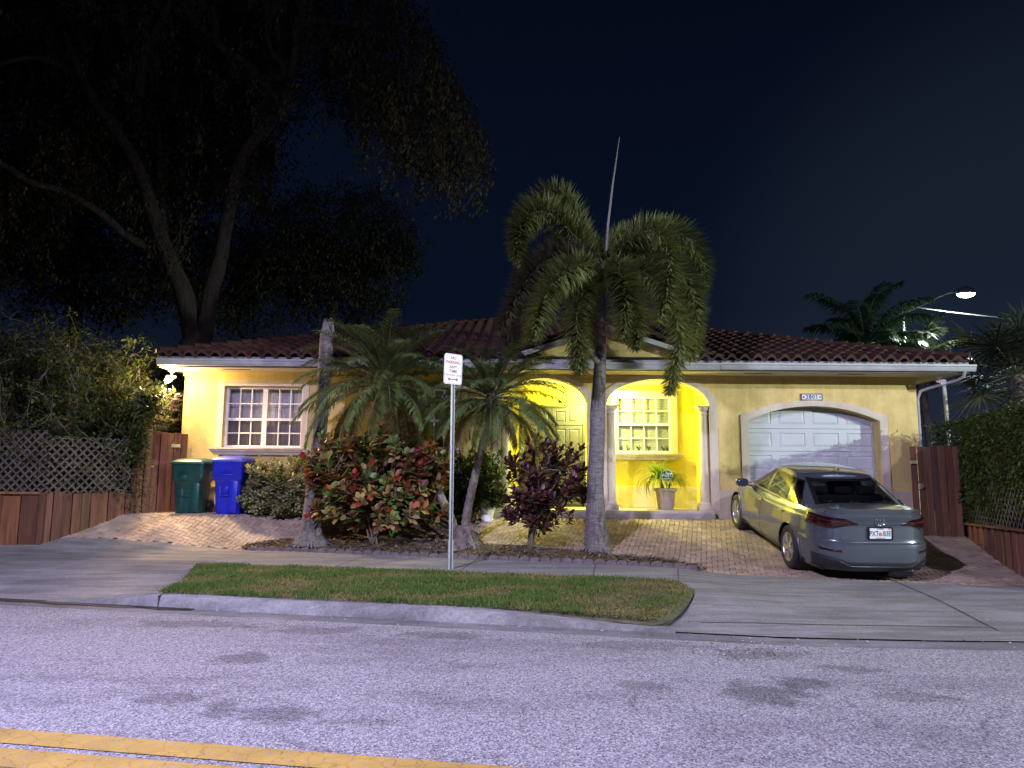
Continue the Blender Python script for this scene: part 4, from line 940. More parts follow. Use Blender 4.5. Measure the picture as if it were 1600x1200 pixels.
bl.build('foliage',M['leaf'],T)
# white pot by the porch step
pw=hit(763,806); T=thing('small_pot','small plain white pot on the pavers left of the porch step','pot',(pw.x,14.25,gz(pw.x,14.2)))
b=MB(); z0=gz(pw.x,14.2); b.lathe([(0,z0),(.11,z0),(.15,z0+.24),(.165,z0+.24),(.165,z0+.29),(.15,z0+.29),(.14,z0+.25),(0,z0+.24)],24,Matrix.Translation((pw.x,14.25,0))); b.build('pot',M['white'],T,smooth=30)
# ---- left tall straggly hedge ----
g=random.Random(61)
T=thing('straggly_hedge','tall straggly half bare shrub with tangled grey twigs above the left lattice fence','hedge',(-9.3,14.6,.4))
bs,bl=MB(),MB()
def hcap(x): return 4.35+.35*math.sin(x*1.7)+.25*math.sin(x*4.1)-.55*sstep(-8.3,-7.0,x)
for i in range(520):
    x=g.uniform(-12.5,-7.5); y=g.uniform(13.75,15.4)+max(0,(-9-x))*-.15; p=Vector((x,y,.3)); d=Vector((g.gauss(0,.45),g.gauss(0,.3),1)).normalized(); r=g.uniform(.006,.018); P=[p]; H_=hcap(x)*g.uniform(.55,1.03)
    while P[-1].z<H_ and len(P)<16:
        d=(d+Vector((g.gauss(0,.28),g.gauss(0,.22),g.uniform(-.12,.25)))).normalized(); nx_=P[-1]+d*g.uniform(.2,.36)
        if nx_.x>-7.45 and 3.05<nx_.z<3.75: d.x=-abs(d.x)-.3; nx_=P[-1]+d*.25
        if nx_.x>-7.15+.5*(2.3<nx_.z<4.2): d.x=-abs(d.x); nx_=P[-1]+d*.25
        P.append(nx_)
    if len(P)<3: continue
    n=len(P); bs.tube(P,[lerp(r,.003,k/(n-1)) for k in range(n)],4,cap=False)
    for k in range(2,n):
        for q in range(3):
            d2=Vector((g.gauss(0,1),g.gauss(0,.8),g.gauss(.1,.7))).normalized(); L=g.uniform(.12,.42); m_=P[k]+d2*L*.5+Vector((0,0,g.uniform(-.05,.05))); e_=P[k]+d2*L
            if e_.x>-7.0+.4*(2.3<e_.z<4.1): continue
            if e_.x>-7.5 and 3.0<e_.z<3.7 : continue
            if e_.x>-7.2 and e_.y>13.8: e_.y=13.8-g.random()*.3
            bs.tube([P[k],m_,e_],[.0045,.0035,.002],3,cap=False)
            hh=e_.z/hcap(e_.x); dens=1.3*sstep(.3,.85,hh)+1.3*sstep(-8.8,-7.4,e_.x)*(hh>.35)+.35
            for w_ in range(int(dens*6+g.random())):
                pp=e_+Vector((g.gauss(0,.06),g.gauss(0,.06),g.gauss(0,.05))); c=tint(g.choice([(.07,.10,.025),(.05,.08,.02),(.10,.13,.035),(.045,.06,.02)]),g.uniform(.7,1.3))
                dd=Vector((g.gauss(0,1),g.gauss(0,1),g.gauss(0,.6))); leaflet(bl,pp,dd,g.uniform(.06,.10),.048,c,.2)
bs.build('twigs',M['twig'],T); bl.build('foliage',M['leaf'],T)
# ---- right clipped hedge ----
g=random.Random(62)
T=thing('clipped_hedge','dense clipped green hedge with a flat top above the right hand board fence','hedge',(9.1,12,.2))
bl,bs=MB(),MB()
for i in range(24000):
    y=g.uniform(9.2,14.0); f=g.random(); z=g.uniform(.5,2.42)
    xf=8.20-.33*(13.1-min(y,13.2))+.10*noise.noise(Vector((y*1.5,z*1.5,0)))+.14*sstep(1.0,.6,z)
    if f<.62: p=Vector((xf+abs(g.gauss(0,.09)),y,z))
    elif f<.8: p=Vector((xf+g.uniform(0,1.5),y,2.40+g.gauss(0,.04)+.04*noise.noise(Vector((y*2,0,0)))))
    else: y=g.choice((9.2,14.0)); p=Vector((8.36-.33*(13.1-min(y,13.2))+g.uniform(0,1.5),y+g.gauss(0,.08),z))
    if z<1.1 and noise.noise(Vector((p.y*2.2,p.z*2.2,5)))>.1 and g.random()<.6: continue
    d=Vector((-1+g.gauss(0,.7),g.gauss(0,.9),g.gauss(0,.8))); leaflet(bl,p,d,g.uniform(.05,.085),.04,tint(g.choice([(.06,.09,.02),(.08,.11,.025),(.04,.065,.018)]),g.uniform(.6,1.4)),.2)
for i in range(260):
    y=g.uniform(9.2,14.0); hx=-.33*(13.1-min(y,13.2)); p=Vector((8.7+hx+g.gauss(0,.12),y,.2)); e_=Vector((8.55+hx+g.gauss(0,.08),y+g.gauss(0,.4),g.uniform(1.2,2.35))); bl.tube([p,(p+e_)/2+Vector((g.gauss(0,.06),g.gauss(0,.06),0)),e_],[.012,.008,.003],4,cap=False,col=(.12,.09,.06))
bl.build('foliage',M['leaf'],T)
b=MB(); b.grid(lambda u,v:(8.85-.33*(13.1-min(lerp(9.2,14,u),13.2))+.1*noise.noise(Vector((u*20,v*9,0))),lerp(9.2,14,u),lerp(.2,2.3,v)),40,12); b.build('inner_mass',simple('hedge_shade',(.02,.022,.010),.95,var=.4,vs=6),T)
# ---- big weeping tree ----
g=random.Random(71); TY=18.5
T=thing('weeping_tree','huge dark weeping tree with pale twisting limbs behind the left end of the house','tree',(at(262,700,TY).x,TY,.35))
def limb(px,r0,r1,Y0,Y1,name='limb'):
    n=len(px); P=[at(a,c,lerp(Y0,Y1,i/(n-1))) for i,(a,c) in enumerate(px)]
    if name=='trunk': P[0].z=.3
    C=curve(P,n*5); k=len(C)-1; b=MB(); b.tube(C,[lerp(r0,r1,(i/k)**.8)*(1+.08*noise.noise(C[i]*3)) for i in range(k+1)],12,cap=True); o=b.build(name,M['treebark'],T,smooth=True); return C
LB=[]
LB.append(limb([(263,720),(264,660),(270,600),(300,545),(318,522)],.42,.34,TY,TY,'trunk'))
LB.append(limb([(305,540),(288,460),(262,400),(245,350),(215,260),(180,200),(150,160),(125,110),(100,50)],.28,.06,TY,TY-1.5))
LB.append(limb([(318,530),(330,455),(343,410),(352,360),(366,290),(385,235),(425,190),(440,168),(418,138),(385,100),(340,68),(300,25),(280,0)],.23,.07,TY,TY-2))
LB.append(limb([(250,395),(200,370),(160,335),(100,300),(50,285),(0,255),(-60,240)],.12,.06,TY,TY-3))
LB.append(limb([(258,380),(250,290),(248,210),(240,170)],.12,.06,TY,TY+1))
LB.append(limb([(216,150),(222,110),(238,60),(262,12),(270,-30)],.13,.07,TY-1,TY-2))
LB.append(limb([(440,178),(460,186),(482,184)],.09,.04,TY-1,TY-1.2))
LB.append(limb([(395,120),(430,122),(445,110),(422,75),(418,40),(440,0)],.10,.05,TY-1.4,TY-2))
LB.append(limb([(335,60),(338,40),(332,10)],.10,.06,TY-1.8,TY-2))
LB.append(limb([(440,165),(452,130),(462,70),(462,42),(500,32),(560,42),(620,70)],.12,.04,TY-1.2,TY-3))
LB.append(limb([(462,50),(470,15),(490,-30)],.10,.06,TY-2,TY-2.5))
LB.append(limb([(620,70),(670,120),(700,180)],.04,.02,TY-3,TY-3.2))
LB.append(limb([(130,120),(60,90),(0,100)],.1,.04,TY-1,TY-2))
bl,bs=MB(),MB()
def crown_ok(px,py):
    if px<430: return True
    if py< 60+ (px-430)*.0: return px<655+py*.8
    # big right sweep
    lim=655+py*.55
    if px>lim: return False
    low=175+30*math.sin(px*.021)+(px-430)*.30
    return py<low-30
cnt=0
while cnt<3300:
    px,py=g.uniform(-60,765),g.uniform(-60,420)
    if px<430: 
        if py>330+50*math.sin(px*.03): continue
    elif not crown_ok(px,py): continue
    Y=TY+(g.uniform(0,5) if g.random()<.85 else g.uniform(-4,0)) if px<560 else TY-2+g.uniform(-2.5,2.5)
    p=at(px,py,Y); L=g.uniform(.4,1.3)*(1.3 if px>430 else 1); n=int(L/.085); sw=Vector((g.gauss(0,.10),g.gauss(0,.10),-1)); c0=tint((.052,.046,.022),g.uniform(.5,1.3)); P=[p]
    if noise.noise(p*.55)<-.22: 
        cnt+=.25; continue
    for k in range(n):
        d=(sw+Vector((g.gauss(0,.12),g.gauss(0,.12),0))).normalized(); P.append(P[-1]+d*.085)
        for q in range(3): leaflet(bl,P[-1]+Vector((g.gauss(0,.07),g.gauss(0,.07),0)),Vector((g.gauss(0,1),g.gauss(0,1),-.7)),g.uniform(.07,.14),g.uniform(.03,.055),tint(c0,g.uniform(.6,1.4)),.3)
    if cnt%9<1: bl.tube(P[::4] if len(P)>8 else P,[.006]*len(P[::4] if len(P)>8 else P),3,cap=False,col=(.04,.03,.02))
    cnt+=1
# leaf clumps filling the crown
for k in range(700):
    px,py=g.uniform(-60,640),g.uniform(-40,330)
    if not crown_ok(px,py+20): continue
    if px>430 and g.random()<.5: continue
    c=at(px,py,TY+g.uniform(.5,5.5)); s=g.uniform(.3,.7)
    for q in range(60):
        p=c+Vector((g.gauss(0,s),g.gauss(0,s),g.gauss(0,s*.6))); leaflet(bl,p,Vector((g.gauss(0,1),g.gauss(0,1),-.5)),g.uniform(.10,.18),.06,tint((.048,.043,.020),g.uniform(.5,1.2)),.3)
bl.build('crown',M['dull_leaf'],T)
def blobtree(name,label,blobs,g,col,trunk,base,ls=(.14,.26),per=900,group=None,cat='tree'):
    T=thing(name,label,cat,base,group); bl=MB()
    for (px,py,Y,rx,rz_) in blobs:
        c=at(px,py,Y); s=Y/F
        for q in range(int(per*rx*rz_/2500)):
            d=Vector((g.gauss(0,1),g.gauss(0,1),g.gauss(0,1))).normalized()*(g.random()**.4); p=c+Vector((d.x*rx*s,d.y*rx*s,d.z*rz_*s)); p+=Vector((noise.noise(p*1.1),noise.noise(p*1.1+Vector((9,0,0))),noise.noise(p*1.1+Vector((0,9,0)))))*1.3; p.z-=.9*max(0,noise.noise(Vector((p.x*2.5,p.y,0))))
            leaflet(bl,p,Vector((g.gauss(0,1),g.gauss(0,1),g.gauss(-.3,.8))),g.uniform(*ls),g.uniform(*ls)*.45,tint(col,g.uniform(.5,1.4)),.3)
    bt=MB(); bt.tube(curve([Vector(base)-Vector((0,0,.2)),*trunk],14),[lerp(.3,.08,i/14) for i in range(15)],10); bt.build('trunk',M['treebark'],T,smooth=True); bl.build('crown',M['dull_leaf'],T); return T
bx=at(520,520,27)
blobtree('dark_tree','dark rounded tree crown behind the roof, right of the weeping tree',[(540,370,27,120,75),(600,400,27,62,55),(480,430,27,110,70),(420,400,28,100,80),(560,460,27,70,35),(360,460,27,80,70)],g,(.05,.052,.026),[at(520,480,27),at(540,380,27)],(bx.x,27,.3),(.10,.19),3600)
bx=at(120,520,24)
blobtree('dark_tree','dark leafy tree filling the far left corner behind the straggly hedge',[(60,420,22,120,70),(180,440,23,110,60),(20,340,23,100,80),(130,350,24,110,60),(280,400,25,80,90),(230,250,25,120,90),(90,180,25,130,100),(330,170,26,110,90),(60,60,25,120,80),(220,60,26,120,80),(360,60,26,100,70)],g,(.05,.045,.022),[at(120,450,24),at(110,250,24)],(bx.x,24,.3),(.12,.22),1800)
# ---- coconut palms behind the right roof ----
g=random.Random(81)
def coco(label,cx,cy,Y,L,n,seed,col=(.035,.07,.03),els=(80,-25)):
    g=random.Random(seed); c=at(cx,cy,Y); T=thing('coconut_palm',label,'palm tree',(c.x+.4,Y+.2,.3),'palms behind the right end of the roof')
    tb,C=bumpytrunk([(c.x+.4,Y+.2,.2),(c.x+.3,Y+.1,2),c-Vector((0,0,.1))],[.2,.15,.13],12,.03,g,40); tb.build('trunk',M['bark'],T,smooth=True)
    for i in range(n):
        t=i/n; az=i*2.39996+g.uniform(-.2,.2); el=R(lerp(els[0],els[1],t)); bl,bs=MB(),MB()
        Cc=arcfrond(c,az,el,L*g.uniform(.8,1.1),R(62)*g.uniform(.8,1.2),18); frond(bl,bs,Cc,g,84,L*.27,.055,tint(col,g.uniform(.7,1.3)),False,.03,.12,1.0,.1)
        lf=bl.build('frond',M['gloss_leaf'],T); bs.build('rachis',M['leaf'],lf)
coco('coconut palm with upright fronds behind the roof, left of the lamp arm',1352,540,23,2.5,20,1,(.03,.065,.028),(88,0))
coco('coconut palm with drooping fronds behind the roof corner, under the street lamp',1436,566,25.5,2.1,16,2,(.045,.06,.026),(80,-20))
# ---- fan palm at right ----
g=random.Random(91)
def fan(c,az,el,petl,rad,col,bl,bs,ns=26,spread=2.5):
    d=Vector((math.cos(az)*math.cos(el),math.sin(az)*math.cos(el),math.sin(el))); h=c+d*petl; bs.tube([c,(c+h)/2+Vector((0,0,.03)),h],[.018,.014,.01],5,col=(.12,.13,.05),cap=False)
    u=d.cross(Vector((0,0,1))).normalized(); n=u.cross(d).normalized()
    for i in range(ns):
        a=lerp(-spread,spread,i/(ns-1)); dd=d*math.cos(a)+u*math.sin(a)+n*g.uniform(-.05,.1); leaflet(bl,h,dd,rad*g.uniform(.85,1.05)*(1-.15*abs(a)/spread),.055,tint(col,g.uniform(.6,1.4)),g.uniform(.2,.5),n)
fc=at(1590,585,16.6)
T=thing('fan_palm','dark fan palm with stiff spiky fans above the clipped hedge at the right edge','palm tree',(fc.x,16.6,.3))
b=MB(); b.tube([(fc.x,16.6,.1),(fc.x,16.6,1.5),fc],[.16,.15,.14],12); b.build('trunk',M['bark2'],T,smooth=True)
for i in range(30):
    bl,bs=MB(),MB(); t=i/30; az=i*2.39996; el=R(lerp(80,-35,t))
    fan(fc,az,el,g.uniform(.7,1.3),g.uniform(.9,1.3),(.028,.036,.022) if i%9 else (.15,.16,.08),bl,bs); lf=bl.build('fan_leaf',M['dull_leaf'],T); bs.build('leaf_stalk',M['leaf'],lf)
# ================= FENCES =================
def board_run(T,a,c,z0f,z1f,g,wd=.14,gap=.012,name='board_panel',th=.022,dark=1):
    a,c=Vector(a),Vector(c); d=(c-a); L=d.length; t=d/L; nrm=Vector((t.y,-t.x)); n=int(L/(wd)); b=MB(); ws=L/n
    for i in range(n):
        p=a+t*(i*ws+gap/2); q=a+t*((i+1)*ws-gap/2); k=g.uniform(.6,1.4)*dark; col=(k,k*g.uniform(.85,1.1),k*g.uniform(.8,1.15)); off=nrm*(th*(i%2)+g.uniform(0,.006)); tilt=t*g.uniform(-.006,.006)
        z0a=z0f(p); z1a=z1f(p)+g.uniform(-.02,.02); vs=[]
        for (u,v) in ((p,0),(q,0),(q,1),(p,1)):
            for s_ in (1,-1):
                xy=u+off+nrm*th*.5*s_+tilt*v; vs.append((xy.x,xy.y,z1a if v else z0a))
        b.add(vs,[(0,2,4,6),(7,5,3,1),(0,1,3,2),(2,3,5,4),(4,5,7,6),(6,7,1,0)],col)
    return b.build(name,M['wood'],T)
def lattice(T,a,c,z0,z1,sp=.105,wd=.034):
    a,c=Vector(a),Vector(c); d=c-a; L=d.length; t=d/L; nrm=Vector((t.y,-t.x)); H_=z1-z0; b=MB()
    k=-int(H_/sp)-1
    sp*=1.414
    while k*sp<L+H_:
        for sg,off in ((1,.006),(-1,-.006)):
            # line s = k*sp + sg*h
            s0=k*sp-(0 if sg>0 else 0); h0,h1=0.0,H_
            f=lambda h:(s0+h if sg>0 else s0+H_-h)
            hs=[h for h in (0,H_)]
            # clip to 0..L
            lo,hi=0,H_
            if sg>0: lo=max(0,-s0); hi=min(H_,L-s0)
            else: lo=max(0,s0+H_-L); hi=min(H_,s0+H_)
            if hi-lo<.03: continue
            P=[a+t*f(lo)+nrm*off,a+t*f(hi)+nrm*off]; w2=wd*.7
            vs=[]
            for (q,h) in ((P[0],lo),(P[1],hi)):
                for s_ in (-w2,w2):
                    for o_ in (0,.006): xy=q+t*s_+nrm*o_; vs.append((xy.x,xy.y,z0+h))
            b.add(vs,[(0,4,6,2),(1,3,7,5),(0,1,5,4),(2,6,7,3),(0,2,3,1),(4,5,7,6)])
        k+=1
    return b.build('lattice',M['lattice'],T)
def post(T,x,y,z0,z1,s=.045,mat='wood'):
    b=MB(); b.bbox((x-s,y-s,z0),(x+s,y+s,z1),.006,col=(.7,.7,.7)); return b.build('post',M[mat],T)
def rail(T,a,c,z0,z1,h=.04,w=.05,col=(1.6,1.7,1.6)):
    b=MB(); b.tube([(a[0],a[1],z0),(c[0],c[1],z1)],.03,4,col=col); return b.build('rail',M['wood'],T)
g=random.Random(101)
FA=at(62,838,12.5); FB=at(207,811,13.85)
FC=Vector((-6.66,14.62,.5))
T=thing('lattice_fence','weathered wooden lattice fence over low red boards at the left edge',  'fence',(FA.x,FA.y,FA.z))
ztl=at(62,771,12.5).z
board_run(T,(FA.x,FA.y),(FB.x-.02,FB.y),lambda p:gz(p.x,p.y)-.1,lambda p:lerp(ztl,at(205,769,13.85).z,(p.y-FA.y)/(FB.y-FA.y)),g,.155)
board_run(T,(-11.5,FA.y-.1),(FA.x-.05,FA.y-.02),lambda p:gz(p.x,p.y)-.1,lambda p:ztl-.03,g,.3)
rail(T,(-11.5,FA.y-.14),(FA.x-.02,FA.y-.06),ztl+.01,ztl+.01)
lattice(T,(FA.x,FA.y+.03),(FB.x,FB.y+.03),ztl,at(150,684,13.3).z)
lattice(T,(-11.5,FA.y-.04),(FA.x,FA.y+.02),ztl,at(60,672,12.5).z)
for p_,h in ((FA,.0),): post(T,p_.x,p_.y,gz(p_.x,p_.y)-.1,ztl+.02)
T=thing('board_fence','tall red wooden board fence beside the green bin, reaching the house corner','fence',(FB.x,FB.y,.4))
board_run(T,(FB.x,FB.y),(FC.x,FC.y),lambda p:gz(p.x,p.y)-.08,lambda p:lerp(at(214,673,13.85).z,at(293,678,14.62).z,(p.x-FB.x)/(FC.x-FB.x)),g,.125)
b=MB(); q=at(278,697,14.4); b.bbox((q.x-.09,q.y-.10,q.z-.03),(q.x+.09,q.y-.085,q.z+.03),.004); b.build('label_plate',simple('brass_plate',(.5,.42,.25),.5),T)
post(T,FB.x,FB.y-.05,.2,at(207,700,13.85).z-.2,.04)
GA_=at(1421,700,13.3); GB_=at(1497,700,13.15)
T=thing('board_gate','tall dark wooden board gate with a latch between the house and the clipped hedge','gate',(GA_.x,13.3,.3))
gt=at(1450,697,13.3).z
board_run(T,(GA_.x,13.3),(GB_.x,13.15),lambda p:gz(p.x,p.y)-.05,lambda p:gt,g,.115,dark=.8)
b=MB(); q=at(1434,722,13.1); b.bbox((q.x-.06,13.22,q.z-.03),(q.x+.06,13.235,q.z+.03),.004); b.build('label_plate',bpy.data.materials['brass_plate'],T)
b=MB(); q=at(1445,760,13.1); b.bbox((q.x-.03,13.20,q.z-.05),(q.x+.03,13.235,q.z+.05),.008); b.tube([(q.x,13.2,q.z+.02),(q.x+.01,13.13,q.z),(q.x+.02,13.2,q.z-.03)],.008,6); b.build('latch',M['steel'],T)
RA=Vector((GB_.x+.02,13.1)); RB=Vector((6.88,9.2))
T=thing('low_board_fence','low red board fence with lattice running toward the street under the clipped hedge','fence',(RA.x,RA.y,.3))
zr0=at(1502,820,13.1).z; zr1=at(1600,831,10.15).z
zr=lambda p:lerp(zr0,zr1,(13.1-p.y)/2.95)
board_run(T,(RB.x,RB.y),(RA.x,RA.y),lambda p:gz(p.x,p.y)-.08,zr,g,.17,.014)
b=MB(); b.tube([(RA.x-.03,RA.y,zr0+.02),(RB.x-.03,RB.y,zr(RB)+.02)],.028,4,col=(1.1,1,1)); b.build('rail',M['wood'],T)
lattice(T,(RB.x+.05,RB.y),(RA.x+.05,RA.y),lerp(zr0,zr1,.4),1.75,.12,.03)
# ================= BINS =================
def cart(label,px,py,mat,lidmat,w,d,h,kind,group=None,rot=0):
    q=hit(px,py); x,y=q.x,q.y+.02; T=thing('wheeled_bin',label,'bin',(x,y,gz(x,y)),'wheeled bins by the left window',local=True); T.rotation_euler=(0,0,rot)
    # front faces -y ; local coords, base at z=0, x centred, y from 0 to d
    b=MB(); lv=[(0,.78,.70,.06),(.06,.80,.72,.02),(.55,.87,.84,0),(.565,.90,.87,0),(.60,.985,.96,0),(.86,1.0,1.0,0),(.885,1.03,1.03,0),(.90,1.03,1.03,0)]
    def ring(z,kx,ky,ins):
        hx,hy=w*.5*kx,d*.5*ky; r=.05; P=[]
        for cx_,cy_,a0 in ((hx-r,-hy+r,-90),(hx-r,hy-r,0),(-hx+r,hy-r,90),(-hx+r,-hy+r,180)):
            for k in range(5): a=R(a0+k*22.5); P.append(Vector((cx_+r*math.cos(a),cy_+r*math.sin(a)+d*.5,z*h)))
        return P
    rings=[ring(*l) for l in lv]; n=20; vs=[p for r_ in rings for p in r_]
    b.add(vs,[(i*n+j,i*n+(j+1)%n,(i+1)*n+(j+1)%n,(i+1)*n+j) for i in range(len(rings)-1) for j in range(n)]+[tuple(range(n))[::-1]])
    b.build('body',mat,T,smooth=35)
    f=MB()
    yf=lambda z: d*.5-(d*.5*lerp(.70,.84,z/.55) if z<.55 else d*.5)
    if kind=='a':
        f.bbox((-w*.30,yf(.3)-.012,.02*h),(-w*.12,yf(.3)+.06,.52*h),.012); f.bbox((w*.13,yf(.3)-.03,.02*h),(w*.40,yf(.3)+.07,.57*h),.03); f.bbox((-w*.2,yf(.5)-.03,.30*h),(.04,yf(.5)+.02,.325*h),.006); f.bbox((-w*.27,-.015,.70*h),(.0,.01,.715*h),.004)
        f.bbox((-w*.27,-.010,.60*h),(.0,.012,.69*h),.004)
    else:
        f.bbox((w*.05,yf(.3)-.035,.02*h),(w*.36,yf(.3)+.07,.60*h),.035); f.bbox((-w*.28,yf(.3)-.015,.02*h),(-w*.22,yf(.3)+.06,.5*h),.012); f.bbox((-w*.2,yf(.5)-.03,.31*h),(.03,yf(.5)+.02,.33*h),.006); f.bbox((-w*.16,yf(.5)-.016,.36*h),(.02,yf(.5)+.02,.48*h),.012)
        for k in range(5): f.bbox((-w*.20+k*w*.08,-.012,.71*h),(-w*.17+k*w*.08,.01,.80*h),.004)
        f.bbox((-w*.3,-.016,.66*h),(w*.2,.012,.69*h),.01)
    f.build('front_moulding',mat,T,smooth=35)
    l=MB()
    def lr(z,k,sh=0): 
        P=[]; hx,hy=w*.5*k,d*.5*k; r=.06
        for cx_,cy_,a0 in ((hx-r,-hy+r,-90),(hx-r,hy-r,0),(-hx+r,hy-r,90),(-hx+r,-hy+r,180)):
            for q_ in range(5): a=R(a0+q_*22.5); P.append(Vector((cx_+r*math.cos(a),cy_+r*math.sin(a)+d*.5,z+sh*(d*.5+cy_)/d)))
        return P
    rr=[lr(.895*h,1.10),lr(.925*h,1.10),lr(.945*h,1.06),lr(.975*h,.86,.02),lr(1.0*h,.5,.02)]; vs=[p for r_ in rr for p in r_]
    l.add(vs,[(i*n+j,i*n+(j+1)%n,(i+1)*n+(j+1)%n,(i+1)*n+j) for i in range(4) for j in range(n)]+[tuple(range(4*n,5*n))]); l.build('lid',lidmat,T,smooth=35)
    hd=MB(); hd.tube([(-w*.42,d+.0,.84*h),(-w*.42,d+.08,.88*h),(w*.42,d+.08,.88*h),(w*.42,d,.84*h)],.016,8); hd.build('handle',mat,T,smooth=40)
    for s_ in (-1,1):
        wl=MB(); wl.lathe([(0,-.03),(.10,-.03),(.125,-.02),(.125,.02),(.10,.03),(.06,.03),(.05,.015),(0,.015)],20,Matrix.Translation((s_*w*.44,d*.93,.125))@Matrix.Rotation(PI/2,4,'Y')); wl.build('wheel',M['black'],T,smooth=40)
    return T
BG=simple('green_bin_plastic',(.006,.055,.04),.42,var=.15,vs=5); BB=simple('blue_bin_plastic',(.012,.022,.42),.4,var=.12,vs=5)
t=cart('dark green wheeled bin with a round white emblem, beside the board fence',287,803,BG,BG,.60,.62,1.06,'a')
e_=MB(); e_.lathe([(0,0),(.075,0),(.075,.003),(0,.003)],28,Matrix.Translation((.301,.42,.74))@Matrix.Rotation(PI/2,4,'Y')); eb=e_.build('emblem',simple('emblem_white',(.5,.55,.52),.6,var=.05),t)
e_=MB(); Mx=Matrix.Translation((.3045,.42,.74))@Matrix.Rotation(PI/2,4,'Y')
for r0,r1 in ((.058,.064),):
    n=28; e_.add([Mx@Vector((r*math.cos(2*PI*k/n),r*math.sin(2*PI*k/n),.0015)) for r in (r0,r1) for k in range(n)],[(k,(k+1)%n,(k+1)%n+n,k+n) for k in range(n)])
for k in range(3): e_.box((-.03,-.035+k*.028,.001),(.03,-.022+k*.028,.002),Mx)
e_.box((-.045,-.008,.001),(.045,.004,.002),Mx)
e_.build('emblem_mark',BG,eb)
cart('bright blue wheeled recycling bin with a pale top, below the big window',350,805,BB,simple('blue_lid_plastic',(.05,.07,.42),.38,var=.15,vs=4),.58,.66,1.12,'b')
# ================= PARKING SIGN =================
qs_=hit(703,890); T=thing('parking_sign','white no parking sign with red lettering and arrow on a galvanised post in the sidewalk','sign',(qs_.x,qs_.y,gz(qs_.x,qs_.y)))
y0=qs_.y; zg=gz(qs_.x,y0); top=at(708,553,y0); 
tx=top.x; 
def Pz(z): k=(z-zg)/(top.z-zg); return lerp(qs_.x,tx,k)
RZ=R(33); Rm=Matrix.Rotation(RZ,4,'Z')
def postm(z0,z1,s=1.0,off=0):
    b=MB(); prof=[(-.030,-.018),(-.022,-.018),(-.016,.012),(.016,.012),(.022,-.018),(.030,-.018),(.030,-.014),(.024,-.014),(.019,.016),(-.019,.016),(-.024,-.014),(-.030,-.014)]; n=len(prof)
    vs=[]
    for z in (z0,z1):
        for px,pyy in prof:
            v=Rm@Vector((px*s,pyy*s+off,0)); vs.append((Pz(z)+v.x,y0+v.y,z))
    b.add(vs,[tuple(range(n))[::-1],tuple(range(n,2*n))]+[(i,(i+1)%n,(i+1)%n+n,i+n) for i in range(n)]); return b
postm(zg-.1,top.z-.03).build('post',M['steel'],T,fixn=True); postm(zg-.1,zg+.42,1.35,.006).build('post_sleeve',M['steel'],T,fixn=True)
SW,SH=.305,.457; sc_=at(707,577,y0)
MS=Matrix.Translation((sc_.x,y0,sc_.z))@Rm@Matrix.Rotation(R(1.2),4,'Y')@Matrix.Translation((0,-.022,0))
def rrect(w,h,r,n=5):
    P=[]
    for cx_,cz_,a0 in ((w/2-r,-h/2+r,-90),(w/2-r,h/2-r,0),(-w/2+r,h/2-r,90),(-w/2+r,-h/2+r,180)):
        for k in range(n+1): a=R(a0+90*k/n); P.append((cx_+r*math.cos(a),cz_+r*math.sin(a)))
    return P
b=MB(); b.poly_holes(rrect(SW,SH,.035),[],-.001,.001,MS); pn=b.build('panel',simple('reflective_white',(.48,.48,.50),.35,var=.05),T)
redm=simple('sign_red',(.30,.012,.03),.5,var=0); grm=simple('sign_border',(.10,.06,.08),.5,var=0)
b=MB(); b.poly_holes(rrect(SW-.018,SH-.018,.028),[rrect(SW-.026,SH-.026,.025)],-.003,-.0015,MS); b.build('border',grm,pn)
def st(s,size,z,mat,sx=1,off=.0015): text(s,size,None,mat,pn,M4=MS@Matrix.Translation((0,-.0022,z))@Matrix.Rotation(PI/2,4,'X'),sx=sx,ex=.0006,off=off)
st('NO',.062,.163,redm); st('PARKING',.066,.099,redm,.88); st('ANY',.064,.028,redm); st('TIME',.064,-.035,redm); st('TOW-AWAY ZONE',.036,-.094,redm,.88,.0005)
b=MB(); z=-.155; b.poly_holes([(-.095,z),(-.05,z-.028),(-.05,z-.008),(.05,z-.008),(.05,z-.028),(.095,z),(.05,z+.028),(.05,z+.008),(-.05,z+.008),(-.05,z+.028)],[],-.003,-.0015,MS); b.build('arrow',redm,pn)
for z in (.19,-.19):
    b=MB(); b.lathe([(0,.004),(.008,.003),(.009,0),(0,0)],10,MS@Matrix.Translation((0,-.001,z))@Matrix.Rotation(PI/2,4,'X')); b.build('bolt',M['steel'],T)
# ================= SECURITY COMPANY SIGN =================
q=at(1042,743,14.9); T=thing('security_yard_sign','small blue octagonal alarm sign on a stake beside the ribbed plant pot','sign',(q.x,14.9,.66))
b=MB(); b.tube([(q.x,14.905,.66),(q.x,14.905,q.z)],.008,6); b.build('stake',M['steel'],T)
MO=Matrix.Translation((q.x,14.89,q.z)); oc=lambda r:[(r*math.cos(R(22.5+45*k)),r*math.sin(R(22.5+45*k))) for k in range(8)]
b=MB(); b.poly_holes(oc(.125),[],-.001,.006,MO); pn2=b.build('panel',simple('sign_white2',(.5,.5,.5),.5,var=0),T)
b=MB(); b.poly_holes(oc(.115),[],-.003,-.0015,MO); b.build('blue_field',simple('sign_blue',(.015,.06,.13),.5,var=0),pn2)
text('ADT',.105,None,simple('sign_white',(.75,.75,.75),.5,var=0),pn2,M4=MO@Matrix.Translation((0,-.004,.01))@Matrix.Rotation(PI/2,4,'X'),ex=.0006,off=.003)
b=MB(); b.box((-.07,-.0042,-.075),(.07,-.0032,-.06),MO); b.build('strapline_bar',bpy.data.materials['sign_white'],pn2)
